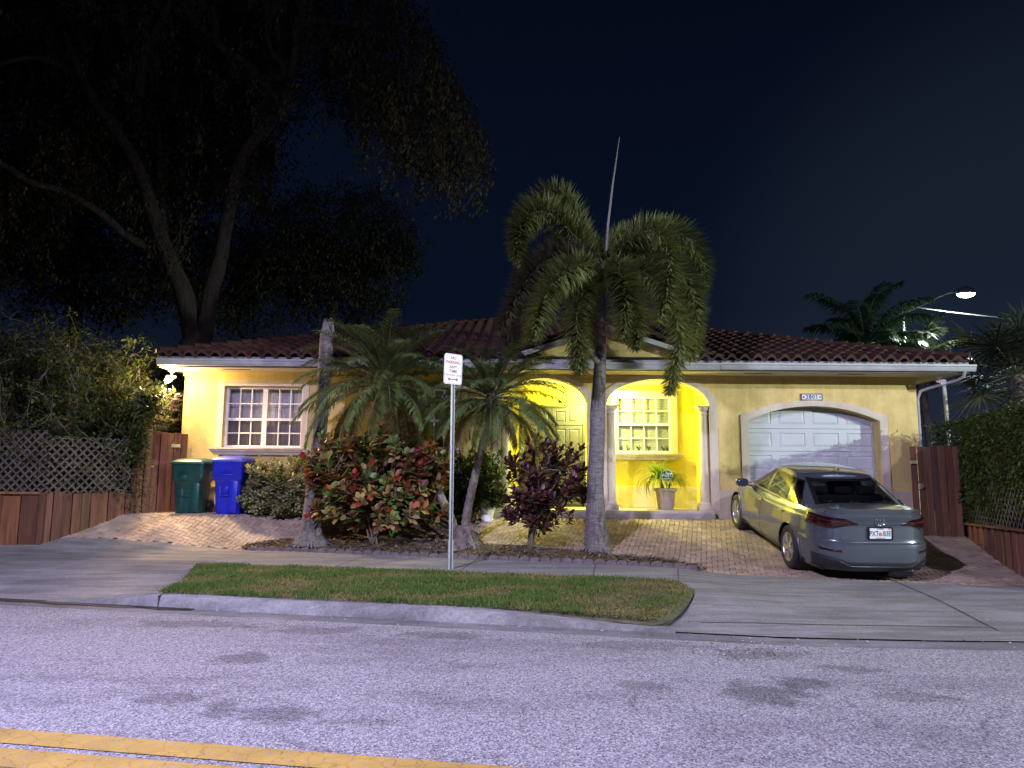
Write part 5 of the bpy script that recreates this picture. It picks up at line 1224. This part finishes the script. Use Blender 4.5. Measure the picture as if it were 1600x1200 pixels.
# ================= STREET LAMP + LINE =================
LY=25.0; a0=at(1409,490,LY); hd=at(1509,457,LY-.6)
T=thing('street_lamp','lit street lamp on a long grey arm behind the right end of the roof','street lamp',(a0.x,LY,.3))
b=MB(); b.tube([(a0.x,LY,.2),(a0.x,LY,4),(a0.x,LY,at(1409,470,LY).z)],[.13,.11,.07],12); b.build('pole',M['steel'],T,smooth=True)
b=MB(); b.tube(curve([a0,at(1440,477,LY-.2),at(1478,459,LY-.4),hd+Vector((-.30,0,.02))],12),.035,8); b.build('arm',M['steel'],T,smooth=True)
b=MB(); Mh=Matrix.Translation(hd)@Matrix.Diagonal((1,.7,2.4,1)); b.lathe([(0,.09),(.12,.085),(.26,.05),(.34,0),(.34,-.02),(.31,-.025)],28,Mh); lh=b.build('lamp_head',M['steel'],T,smooth=True)
b=MB(); b.lathe([(.31,-.02),(.25,-.05),(.12,-.07),(0,-.075)],28,Mh); b.build('lamp_lens',emit('lit_street_lens',(.92,1,.86),40),lh,smooth=True)
spot('street_lamp_light',(hd.x,hd.y,hd.z-.12),(hd.x-.5,hd.y-1,0),9000,(.86,1,.86),168,.15)
b=MB(); P=[at(1415,478,LY),at(1480,487,LY+.1),at(1560,496,LY+.2),at(1680,507,LY+.3)]; b.tube(curve(P,14),.022,6); tag(b.build('overhead_cable',simple('cable_sheath',(.30,.30,.30),.6),loc=tuple(P[0])),'thin pale overhead cable running right from the street lamp pole','cable')
q=at(1475,600,17.5); b=MB(); b.tube([(q.x+.05,17.5,.3),(q.x,17.5,q.z)],.045,10); T=tag(b.build('conduit_pole',M['white'],loc=(q.x,17.5,.3),smooth=40),'slim white pole behind the board gate, right of the house corner','pole')
# neighbour's house behind, barely seen
# ================= CAR =================
CAR=thing('parked_car','grey four door saloon car parked nose in before the garage door','car',(0,0,0),local=True)
paint=simple('grey_metallic_paint',(.115,.135,.148),.27,.6,var=0,coat=1)
cblack=simple('gloss_black_trim',(.008,.008,.009),.25,var=0); chrome=simple('chrome',(.7,.7,.7),.12,1,var=0); alloy=simple('alloy_rim',(.62,.60,.55),.3,.9,var=.05)
redl=simple('red_lens',(.022,.002,.003),.12,var=0,coat=1); gap=simple('panel_gap',(.006,.006,.006),.8,var=0); inter=simple('dark_upholstery',(.05,.05,.052),.8,var=.2)
def tab(T_,v):
    for i in range(len(T_)-1):
        if v<=T_[i+1][0]: 
            t=(v-T_[i][0])/(T_[i+1][0]-T_[i][0]); t=max(0,min(1,t)); return lerp(T_[i][1],T_[i+1][1],t)
    return T_[-1][1]
TOPZ=[(-2.36,1.02),(-2.1,1.015),(-1.5,1.005),(-.8,.975),(.2,.935),(1.0,.93),(1.6,.86),(2.1,.76),(2.36,.66)]
SIDE=[(0,.075),(.06,.045),(.12,.02),(.2,.006),(.42,0),(.6,.004),(.78,.018),(.83,.020),(.87,.040),(.93,.052),(1,.085)]
REAR=[(0,.13),(.05,.07),(.12,.015),(.20,.0),(.33,.0),(.46,.004),(.50,.012),(.525,.05),(.56,.062),(.75,.075),(.80,.078),(.88,.070),(.95,.055),(1,.05)]
FRNT=[(0,.12),(.12,.02),(.3,0),(.6,.01),(.8,.06),(1,.20)]
AX,BX_=2.35,.90
def S(th,v,off=0.0):
    n=4.6 if math.cos(th)<0 else 3.6
    c,s=math.cos(th),math.sin(th); x=AX*math.copysign(abs(c)**(2/n),c); y=BX_*math.copysign(abs(s)**(2/n),s)
    kx=REAR if x<0 else FRNT
    ix=tab(kx,v); iy=tab(SIDE,v)
    # rear features fade along the flank
    xx=x*(1-(ix-off)/AX); yy=y*(1-(iy-off)/BX_)
    z0=.20+.03*sstep(1.9,2.4,abs(x)); z1=tab(TOPZ,x)
    return Vector((xx,yy,lerp(z0,z1,v)))
def arc_table(v=.7,n=1440):
    T_=[];L=0;p=None
    for i in range(n+1):
        th=PI-i/n*PI; q=S(th,v)
        if p is not None: L+=(q-p).length
        T_.append((L,th)); p=q
    return T_
AT=arc_table(); LT=AT[-1][0]
def th_of(L):   # arc length from rear centre, + = left (y>0)
    s=1 if L>=0 else -1; L=abs(L); lo,hi=0,len(AT)-1
    while hi-lo>1:
        m_=(lo+hi)//2
        if AT[m_][0]<L: lo=m_
        else: hi=m_
    t=(L-AT[lo][0])/max(1e-9,AT[hi][0]-AT[lo][0]); th=lerp(AT[lo][1],AT[hi][1],t); return th if s>0 else -th
def L_at_x(x):
    for L,th in AT:
        if S(th,.7).x>=x: return L
WX_=(-1.24,1.446); WR=.325; AR=.372
NU,NV=300,40
vv=[i/NV for i in range(NV+1)]
b=MB(); V=[]; 
Ls=[-LT+2*LT*i/NU for i in range(NU)]
for L in Ls:
    th=th_of(L) if abs(L)<LT else 0
    for v in vv: 
        p=S(th,v)
        for wx in WX_:
            dx,dz=p.x-wx,p.z-WR; r=math.hypot(dx,dz)
            if abs(p.y)>.55 and r<AR+.014 and r>AR-.022: k=AR/r; p=Vector((wx+dx*k,p.y,WR+dz*k))
        V.append(p)
fs=[]
for i in range(NU):
    for j in range(NV):
        q=(i*(NV+1)+j,((i+1)%NU)*(NV+1)+j,((i+1)%NU)*(NV+1)+j+1,i*(NV+1)+j+1); c=(V[q[0]]+V[q[2]])/2
        if abs(c.y)>.55 and any(math.hypot(c.x-wx,c.z-WR)<AR-.004 for wx in WX_): continue
        fs.append(q[::-1])
b.add(V,fs)
# deck (boot lid and bonnet) spanning left to right
NC=24
top=[[None]*(NC+1) for _ in range(NU//2+1)]
vs=[]
for i in range(NU//2+1):
    L=LT*i/(NU//2); th=th_of(L) if L<LT else 0
    pl_=S(th,1.0); pr=Vector((pl_.x,-pl_.y,pl_.z)); w_=abs(pl_.y)/.8
    cr_=(.062 if pl_.x<0 else .075)*min(1,w_)**.8
    for k in range(NC+1):
        t=-1+2*k/NC; vs.append(Vector((pl_.x,pl_.y*-t,pl_.z+cr_*(1-abs(t)**3.2))))
b.add(vs,[(i*(NC+1)+k,i*(NC+1)+k+1,(i+1)*(NC+1)+k+1,(i+1)*(NC+1)+k) for i in range(NU//2) for k in range(NC)])
body=b.build('body',paint,CAR,smooth=38,fixn=True)
# greenhouse
def GP(v):
    e=math.sin(v*PI)*.03
    return dict(xr=lerp(-1.98,-.98,v)-e*1.6,xf=lerp(1.18,.18,v)+e,b=lerp(.805,.575,v)+e*.9,n=lerp(7,4.2,v),z=lerp(.93,1.405,v))
def GS(th,v,off=0):
    g_=GP(v); cx=(g_['xr']+g_['xf'])/2; a=(g_['xf']-g_['xr'])/2; c,s=math.cos(th),math.sin(th); n=g_['n']
    x=cx+(a+off)*math.copysign(abs(c)**(2/n),c); y=(g_['b']+off)*math.copysign(abs(s)**(2/n),s)
    z=g_['z']-(.045*v*(max(0,(-.30-x))/.7)**2+.03*v*(max(0,x+.1)/.5)**2); return Vector((x,y,z))
def g_rear(y,v,off=.004):
    g_=GP(v); cx=(g_['xr']+g_['xf'])/2; a=(g_['xf']-g_['xr'])/2; n=g_['n']; k=(1-min(1,abs(y/g_['b']))**n)**(1/n); x=cx-a*k; z=g_['z']-.045*v*(max(0,(-.30-x))/.7)**2
    return Vector((x-off,y,z+off*.5))
def g_front(y,v,off=.004):
    g_=GP(v); cx=(g_['xr']+g_['xf'])/2; a=(g_['xf']-g_['xr'])/2; n=g_['n']; k=(1-min(1,abs(y/g_['b']))**n)**(1/n); x=cx+a*k; z=g_['z']-.03*v*(max(0,x+.1)/.5)**2
    return Vector((x+off,y,z+off*.5))
def g_side(x,v,sg,off=.004):
    g_=GP(v); cx=(g_['xr']+g_['xf'])/2; a=(g_['xf']-g_['xr'])/2; n=g_['n']; k=(1-min(.999,abs((x-cx)/a))**n)**(1/n); z=g_['z']-(.045*v*(max(0,(-.30-x))/.7)**2+.03*v*(max(0,x+.1)/.5)**2)
    return Vector((x,sg*(g_['b']*k+off),z+off*.3))
RGV=(.16,.955); SGV=(.13,.88)
xqf=lambda v:GP(v)['xf']-.17; xqr=lambda v:lerp(-1.50,-1.02,((v-SGV[0])/(SGV[1]-SGV[0]))**1.3 if v>SGV[0] else 0)
def inwin(p,v,m_=.012):
    if RGV[0]+.02<v<RGV[1]-.02 and p.x<-.9 and abs(p.y)<lerp(.66,.49,v)-.02 and p.x<g_rear(p.y,v,0).x+.03: return True
    if RGV[0]+.02<v<RGV[1]-.02 and p.x>.1 and abs(p.y)<lerp(.68,.50,v)-.02 and p.x>g_front(p.y,v,0).x-.03: return True
    if SGV[0]+.03<v<SGV[1]-.03 and xqr(v)+.04<p.x<xqf(v)-.04 and abs(p.y)>abs(g_side(p.x,v,1,0).y)-.03: return True
    return False
b=MB(); NU2,NV2=320,36; V=[]
for i in range(NU2):
    # parametrise by pseudo arc: mix angle to get even spacing
    u=i/NU2; th=2*PI*u; c,s=math.cos(th),math.sin(th)
    for j in range(NV2+1): V.append((GS(th,j/NV2),j/NV2))
fs=[]
for i in range(NU2):
    for j in range(NV2):
        q=(i*(NV2+1)+j,((i+1)%NU2)*(NV2+1)+j,((i+1)%NU2)*(NV2+1)+j+1,i*(NV2+1)+j+1); c=(V[q[0]][0]+V[q[2]][0])/2; v=(j+.5)/NV2
        if inwin(c,v): continue
        fs.append(q)
b.add([p for p,_ in V],fs)
vs=[];NR=80
for i in range(NR+1):
    th=PI*i/NR; p=GS(th,1.0)
    for k in range(17):
        t=1-2*k/16; vs.append(Vector((p.x,p.y*t,p.z+.050*(1-abs(t)**2.6)*min(1,abs(p.y)/.5))))
b.add(vs,[(i*17+k,i*17+k+1,(i+1)*17+k+1,(i+1)*17+k) for i in range(NR) for k in range(16)])
b.build('roof',paint,CAR,smooth=38,fixn=True)
cglass=seethru('tinted_car_glass',(.30,.32,.31),.02)
def panel(name,fn,nu,nv,mat,parent=CAR): 
    b=MB(); b.grid(fn,nu,nv); return b.build(name,mat,parent,smooth=True)
rg=panel('rear_window',lambda u,v:g_rear(lerp(-1,1,u)*lerp(.67,.50,lerp(*RGV,v)),lerp(*RGV,v),.004),30,16,cglass)
# black frit border
def frit(fn,parent,w=.05,nu=30,nv=16):
    b=MB()
    for (u0,u1,v0,v1) in ((0,1,0,w*1.6),(0,1,1-w*1.3,1),(0,w,w,1-w),(1-w,1,w,1-w)): b.grid(lambda u,v:fn(lerp(u0,u1,u),lerp(v0,v1,v)),nu if u1-u0>.5 else 2,nv if v1-v0>.5 else 2)
    return b.build('black_border',cblack,parent,smooth=True)
frit(lambda u,v:g_rear(lerp(-1,1,u)*lerp(.67,.50,lerp(*RGV,v)),lerp(*RGV,v),.0055),rg)
wg=panel('windscreen',lambda u,v:g_front(lerp(-1,1,u)*lerp(.69,.51,lerp(*RGV,v)),lerp(*RGV,v),.004),30,16,cglass)
frit(lambda u,v:g_front(lerp(-1,1,u)*lerp(.69,.51,lerp(*RGV,v)),lerp(*RGV,v),.0055),wg)
for sg in (1,-1):
    segs=[(lambda v:xqf(v),lambda v:lerp(-.02,-.06,v)),(lambda v:lerp(-.08,-.12,v),lambda v:lerp(-1.02,-.86,v)),(lambda v:lerp(-1.05,-.90,v),lambda v:xqr(v))]
    for fa,fb in segs:
        fn=lambda u,v,fa=fa,fb=fb,sg=sg,off=.004:(lambda V_:g_side(lerp(fa(V_),fb(V_),u),V_,sg,off))(lerp(SGV[0],SGV[1],v))
        w=panel('side_window',fn,18,10,cglass)
        frit(lambda u,v,fn=fn:fn(u,v,off=.0055),w,.035,18,10)
    for fa,fb in ((lambda v:lerp(-.02,-.06,v),lambda v:lerp(-.08,-.12,v)),(lambda v:lerp(-1.02,-.86,v),lambda v:lerp(-1.05,-.90,v))):
        b=MB(); b.grid(lambda u,v:(lambda V_:g_side(lerp(fa(V_),fb(V_),u),V_,sg,.006))(lerp(.12,.88,v)),2,8); b.build('pillar_trim',cblack,CAR)
    b=MB(); b.tube([g_side(lerp(xqf(.11),xqr(.11)-.01,i/30),.11,sg,.010) for i in range(31)]+[g_side(xqr(v)-.012,v,sg,.010) for v in (.14,.25,.4)],.009,6); b.build('chrome_strip',chrome,CAR,smooth=True)
# surface patches on the body
def bpatch(name,L0,L1,z0f,z1f,mat,off=.006,nu=30,nv=6,parent=CAR,mir=False):
    b=MB(); s_=-1 if mir else 1
    def fn(u,v):
        L=lerp(L0,L1,u); th=th_of(L*s_); p=S(th,.5); zt=tab(TOPZ,p.x); zb=.20+.03*sstep(1.9,2.4,abs(p.x)); z=lerp(z0f(u),z1f(u),v); edge=1 if 0<v<1 and 0<u<1 else .15
        return S(th,(z-zb)/(zt-zb),off*edge)
    b.grid(fn,nu,nv,flip=mir); return b.build(name,mat,parent,smooth=50)
const=lambda c:(lambda u:c)
for mir in (False,True):
    tl=bpatch('tail_light',.30,1.13,lambda u:.885-.075*sstep(.05,.45,u),lambda u:.905+.055*sstep(0,.25,u)+.012*u,redl,.020,40,8,mir=mir)
    bpatch('lamp_strip',.42,.90,lambda u:.905+.01*u,lambda u:.922+.008*u,simple('clear_lens',(.22,.12,.12),.15,var=0),.0235,26,2,tl,mir)
    bpatch('reflector',.52,.86,const(.505),const(.535),redl,.008,12,2,mir=mir)
    bpatch('panel_gap',.615,.622,const(.66),const(.885),gap,.0015,1,6,mir=mir)
bpatch('panel_gap',-.62,.62,const(.655),const(.660),gap,.0015,40,1)
bpatch('rear_valance',-1.0,1.0,lambda u:.225,lambda u:.435-.055*sstep(.62,.40,abs(2*u-1)),simple('valance_black',(.015,.015,.017),.5,var=.1),.008,60,6)
bpatch('valance_strip',-.95,.95,lambda u:.385-.075*sstep(.62,.40,abs(2*u-1)),lambda u:.400-.075*sstep(.62,.40,abs(2*u-1)),chrome,.016,60,2)
bpatch('lamp_bridge',-.34,.34,const(.878),const(.886),gap,.003,20,1)
# boot lip
b=MB(); n=40; vs=[]
for i in range(n+1):
    L=lerp(-.80,.80,i/n); th=th_of(L); p=S(th,1.0); f=1-abs(L/.80)**6; cz=.062*(1-abs(p.y/.84)**3.2)
    for dx,dz in ((.16,cz*1.0+.002),(.03,cz+.022*f),(-.018,cz+.030*f),(-.020,cz+.018*f),(.0,cz*.6-.01),(-.002,-.02)): vs.append(Vector((p.x+dx,p.y*(1-.05*(dx>0.1)),p.z+dz)))
b.add(vs,[(i*6+k,(i+1)*6+k,(i+1)*6+k+1,i*6+k+1) for i in range(n) for k in range(5)]); b.build('boot_lip',paint,CAR,smooth=50,fixn=True)
# fill between body top ring and boot lip underside handled by body; plate
px_=S(PI,.66).x
MP=Matrix.Translation((px_-.018,0,.775))@Matrix.Rotation(-PI/2,4,'Z')@Matrix.Rotation(R(-4),4,'X')
b=MB(); b.poly_holes(rrect(.335,.175,.012),[rrect(.300,.145,.01)],-.006,.012,MP); fr=b.build('plate_frame',cblack,CAR)
b=MB(); b.poly_holes(rrect(.305,.152,.01),[],-.001,.006,MP); pt=b.build('number_plate',simple('plate_white',(.62,.66,.64),.4,var=.05),CAR)
gn=simple('plate_green',(.01,.06,.04),.5,var=0)
TM=lambda x,z:MP@Matrix.Translation((x,-.003,z))@Matrix.Rotation(PI/2,4,'X')
text('PXT',.098,None,gn,pt,M4=TM(-.088,-.006),sx=.72,ex=.0006,off=.001); text('B3E',.098,None,gn,pt,M4=TM(.088,-.006),sx=.72,ex=.0006,off=.001)
text('FLORIDA',.024,None,gn,pt,M4=TM(0,.060),ex=.0006); text('SUNSHINE STATE',.016,None,gn,pt,M4=TM(0,-.064),ex=.0006)
b=MB(); b.lathe([(0,.0015),(.026,.0015),(.028,0),(0,0)],20,TM(-.002,-.012)); b.build('orange_emblem',simple('orange',(.55,.17,.03),.5,var=0),pt)
b=MB(); b.box((.10,-.0035,.052),(.135,-.0025,.070),MP); b.build('sticker',bpy.data.materials['orange'],pt)
# round badge
ME=Matrix.Translation((S(PI,.86).x-.008,0,.935))@Matrix.Rotation(-PI/2,4,'Z')@Matrix.Diagonal((1.25,1.25,1.25,1))
b=MB(); n=36; b.add([ME@Vector((r*math.cos(2*PI*k/n),y,r*math.sin(2*PI*k/n))) for r,y in ((.044,0),(.046,-.006),(.052,-.006),(.054,0)) for k in range(n)],[(i*n+k,i*n+(k+1)%n,(i+1)*n+(k+1)%n,(i+1)*n+k) for i in range(3) for k in range(n)]); bd=b.build('badge',chrome,CAR,smooth=True)
b=MB(); b.add([ME@Vector((.046*math.cos(2*PI*k/n),-.001,.046*math.sin(2*PI*k/n))) for k in range(n)],[tuple(range(n))]); b.build('badge_field',cblack,bd)
b=MB()
def stroke(p,q,w=.0075):
    p,q=Vector(p),Vector(q); d=(q-p).normalized(); s=Vector((-d.y,d.x))*w/2; b.add([ME@Vector((c.x,-.004,c.y)) for c in (p-s,q-s,q+s,p+s)],[(0,1,2,3)])
for x_ in (1,-1): stroke((x_*.018,.041),(0,.004)); stroke((x_*.036,.026),(x_*.016,-.038)); stroke((x_*.016,-.038),(0,-.002))
b.build('badge_letters',chrome,bd)
text('JETTA',.042,None,chrome,CAR,M4=Matrix.Translation((S(th_of(.46),.60).x-.004,.44,.70))@Matrix.Rotation(-PI/2,4,'Z')@Matrix.Rotation(R(-6),4,'Z')@Matrix.Rotation(PI/2,4,'X'),ex=.001,off=.0003,sx=1.2)
# side lines, handles, sills
for sg,mir in ((1,False),(-1,True)):
    for x in (.96,-.09,-1.02):
        L=L_at_x(x); bpatch('panel_gap',L,L+.006,const(.29),const(.93),gap,.0015,1,20,mir=mir)
    b=MB(); b.tube([S(sg*th_of(L_at_x(x)),.845,.004) for x in [-1.9+i*.1 for i in range(37)]],.0045,5); b.build('shoulder_crease',paint,CAR,smooth=True)
    for x in (.02,-.93):
        p=S(sg*th_of(L_at_x(x)),.80,.0); b=MB(); b.bbox((x-.11,p.y-.012 if sg>0 else p.y-.028,.815),(x+.09,p.y+.028 if sg>0 else p.y+.012,.842),.010); b.build('door_handle',paint if 0 else chrome,CAR,smooth=40)
    L0,L1=L_at_x(-.84),L_at_x(1.05); bpatch('side_skirt',L0,L1,const(.205),const(.275),cblack,.010,20,2,mir=mir)
    bpatch('skirt_strip',L0,L1,const(.278),const(.292),chrome,.012,20,1,mir=mir)
    for wx in WX_:
        b=MB(); P=[]
        for k in range(33):
            a=R(-22+k*224/32); x=wx+AR*math.cos(a); z=WR+AR*math.sin(a)
            if z<.2: z=.2
            th=th_of(L_at_x(x))*sg; zt=tab(TOPZ,x); P.append(S(th,max(0,(z-.2)/(zt-.2)),.001))
        b.tube(P,.011,6); b.build('arch_lip',paint,CAR,smooth=True)
        b=MB(); vs=[]
        for k in range(25):
            a=R(-25+k*230/24)
            for y in (.50,.865): vs.append(Vector((wx+(AR+.006)*math.cos(a),sg*y,WR+(AR+.006)*math.sin(a))))
        b.add(vs,[(2*k,2*k+1,2*k+3,2*k+2) for k in range(24)]); c=Vector((wx,sg*.5,WR)); vs=[c]+[Vector((wx+(AR+.006)*math.cos(R(-25+k*230/24)),sg*.5,WR+(AR+.006)*math.sin(R(-25+k*230/24)))) for k in range(25)]
        b.add(vs,[(0,k+1,k+2) for k in range(24)]); b.build('wheel_arch_liner',cblack,CAR)
        # wheel
        Mw=Matrix.Translation((wx,sg*.772,WR))@Matrix.Rotation(-sg*PI/2,4,'X')
        b=MB(); b.lathe([(.205,-.10),(.222,-.105),(.29,-.108),(.315,-.095),(.325,-.07),(.326,0),(.325,.07),(.315,.095),(.29,.108),(.222,.105),(.208,.098)],56,Mw); tr=b.build('wheel',M['rubber'],CAR,smooth=40)
        b=MB(); b.lathe([(.208,.098),(.215,.104),(.205,.104),(.196,.09),(.192,.03),(.19,-.09)],56,Mw)
        for k in range(5):
            for dl in (-.17,.17):
                a=2*PI*k/5+dl+.3; a2=2*PI*k/5+dl*.55+.3
                p0=Vector((.045*math.cos(a2),.045*math.sin(a2),.085)); p1=Vector((.200*math.cos(a),.200*math.sin(a),.088)); d=(p1-p0).normalized(); s_=Vector((-d.y,d.x,0))
                vs=[p0-s_*.016,p0+s_*.016,p1+s_*.022,p1-s_*.022]; vs=[Vector((q.x,q.y,.094 if i_<2 else .096)) for i_,q in enumerate(vs)]+[Vector((q.x,q.y,.05)) for q in vs]
                b.add([Mw@q for q in vs],[(0,3,2,1),(4,5,6,7),(0,1,5,4),(1,2,6,5),(2,3,7,6),(3,0,4,7)])
        b.lathe([(0,.10),(.03,.10),(.05,.095),(.055,.085),(.055,.04)],24,Mw); b.build('rim',alloy,tr,smooth=35)
        b=MB(); b.lathe([(0,.02),(.19,.02)],32,Mw); b.build('brake_shadow',cblack,tr)
    # mirror
    Mm=Matrix.Translation((.72,sg*.985,1.00)); b=MB(); 
    b.lathe([(0,-.5),(.25,-.47),(.42,-.3),(.5,0),(.46,.3),(.3,.45),(0,.5)],20,Mm@Matrix.Diagonal((.16,.24,.155,1))); mi=b.build('door_mirror',cblack if 0 else paint,CAR,smooth=True)
    b=MB(); b.tube([(.74,sg*.80,.96),(.73,sg*.92,.97)],[.035,.03],8); b.build('mirror_arm',cblack,mi)
    b=MB(); b.lathe([(0,0),(.46,0)],20,Mm@Matrix.Translation((-.082,0,0))@Matrix.Rotation(PI/2,4,'Y')@Matrix.Diagonal((.13,.20,1,1))); b.build('mirror_glass',M['glass_dark'],mi)
# underbody, interior
b=MB(); b.bbox((-2.05,-.72,.19),(2.0,.72,.42),.05); b.build('underbody',cblack,CAR)
b=MB(); b.bbox((-2.25,-.5,.16),(-1.95,-.15,.27),.03); b.build('silencer',cblack,CAR)
def seat(x,y,w=.50,rear=False):
    b=MB(); b.bbox((x-.25,y-w/2,.50),(x+.25,y+w/2,.66),.05); 
    Ms=Matrix.Translation((x-.22,y,.62))@Matrix.Rotation(R(-14),4,'Y'); b.bbox((-.06,-w/2,0),(.06,w/2,.58 if not rear else .50),.05,Ms); o=b.build('seat',inter,CAR,smooth=40)
    b=MB()
    for yy in ((0,) if not rear else (-.36,0,.36)): b.bbox((-.05,yy-.13,.60 if not rear else .51),(.05,yy+.13,.78 if not rear else .63),.04,Ms)
    b.build('headrest',inter,o,smooth=40)
seat(.15,.38); seat(.15,-.38); seat(-.75,0,1.25,True)
b=MB(); b.bbox((-1.85,-.62,.90),(-.98,.62,.935),.01); b.build('parcel_shelf',inter,CAR)
b=MB(); b.bbox((.62,-.70,.70),(1.15,.70,.96),.06); b.build('dashboard',inter,CAR,smooth=40)
b=MB(); n=24; Mt=Matrix.Translation((.52,.38,.90))@Matrix.Rotation(R(65),4,'Y'); b.tube([Mt@Vector((.18*math.cos(2*PI*k/n),.18*math.sin(2*PI*k/n),0)) for k in range(n+1)],.014,6); b.build('steering_wheel',inter,CAR,smooth=True)
b=MB(); vs=[]
for i in range(9):
    t=i/8; w=.03*(1-t)+.004; h=.065*math.sin(min(1,t*1.5)*PI/2); x=-.72-.17*t
    pass
b.bm((lambda bm:(bmesh.ops.create_cube(bm,size=1),[setattr(v,'co',Vector((-.86+v.co.x*.16+(.05 if v.co.z>0 and v.co.x>0 else 0)*-1,v.co.y*(.05 if v.co.z<0 else .012),1.445+ (v.co.z+.5)*(.065 if v.co.x<0 else .03)))) for v in bm.verts],bm)[-1])(bmesh.new())); b.build('roof_antenna',paint,CAR)
# headlights and grille (seen only from the side)
for mir in (False,True): bpatch('headlight',LT-.85,LT-.35,const(.60),const(.70),simple('headlight_glass',(.5,.5,.5),.1,var=0,coat=1),.008,14,4,mir=mir)
bpatch('grille',LT-.34,LT,const(.40),const(.68),cblack,.006,14,6); bpatch('grille',LT-.34,LT,const(.40),const(.68),cblack,.006,14,6,mir=True)
# place it
XR,YR=5.11,11.1
xf_=XR+.04*2.686; zr_=gz(XR,YR); zf_=gz(xf_,YR+2.68)
pit=math.atan2(zf_-zr_,2.686); psi=PI/2-R(1.2)
Rc=Euler((0,-pit,psi)).to_matrix(); CAR.rotation_euler=(0,-pit,psi); ctr=Vector((XR,YR,zr_))-Rc@Vector((-1.24,0,0)); CAR.location=ctr
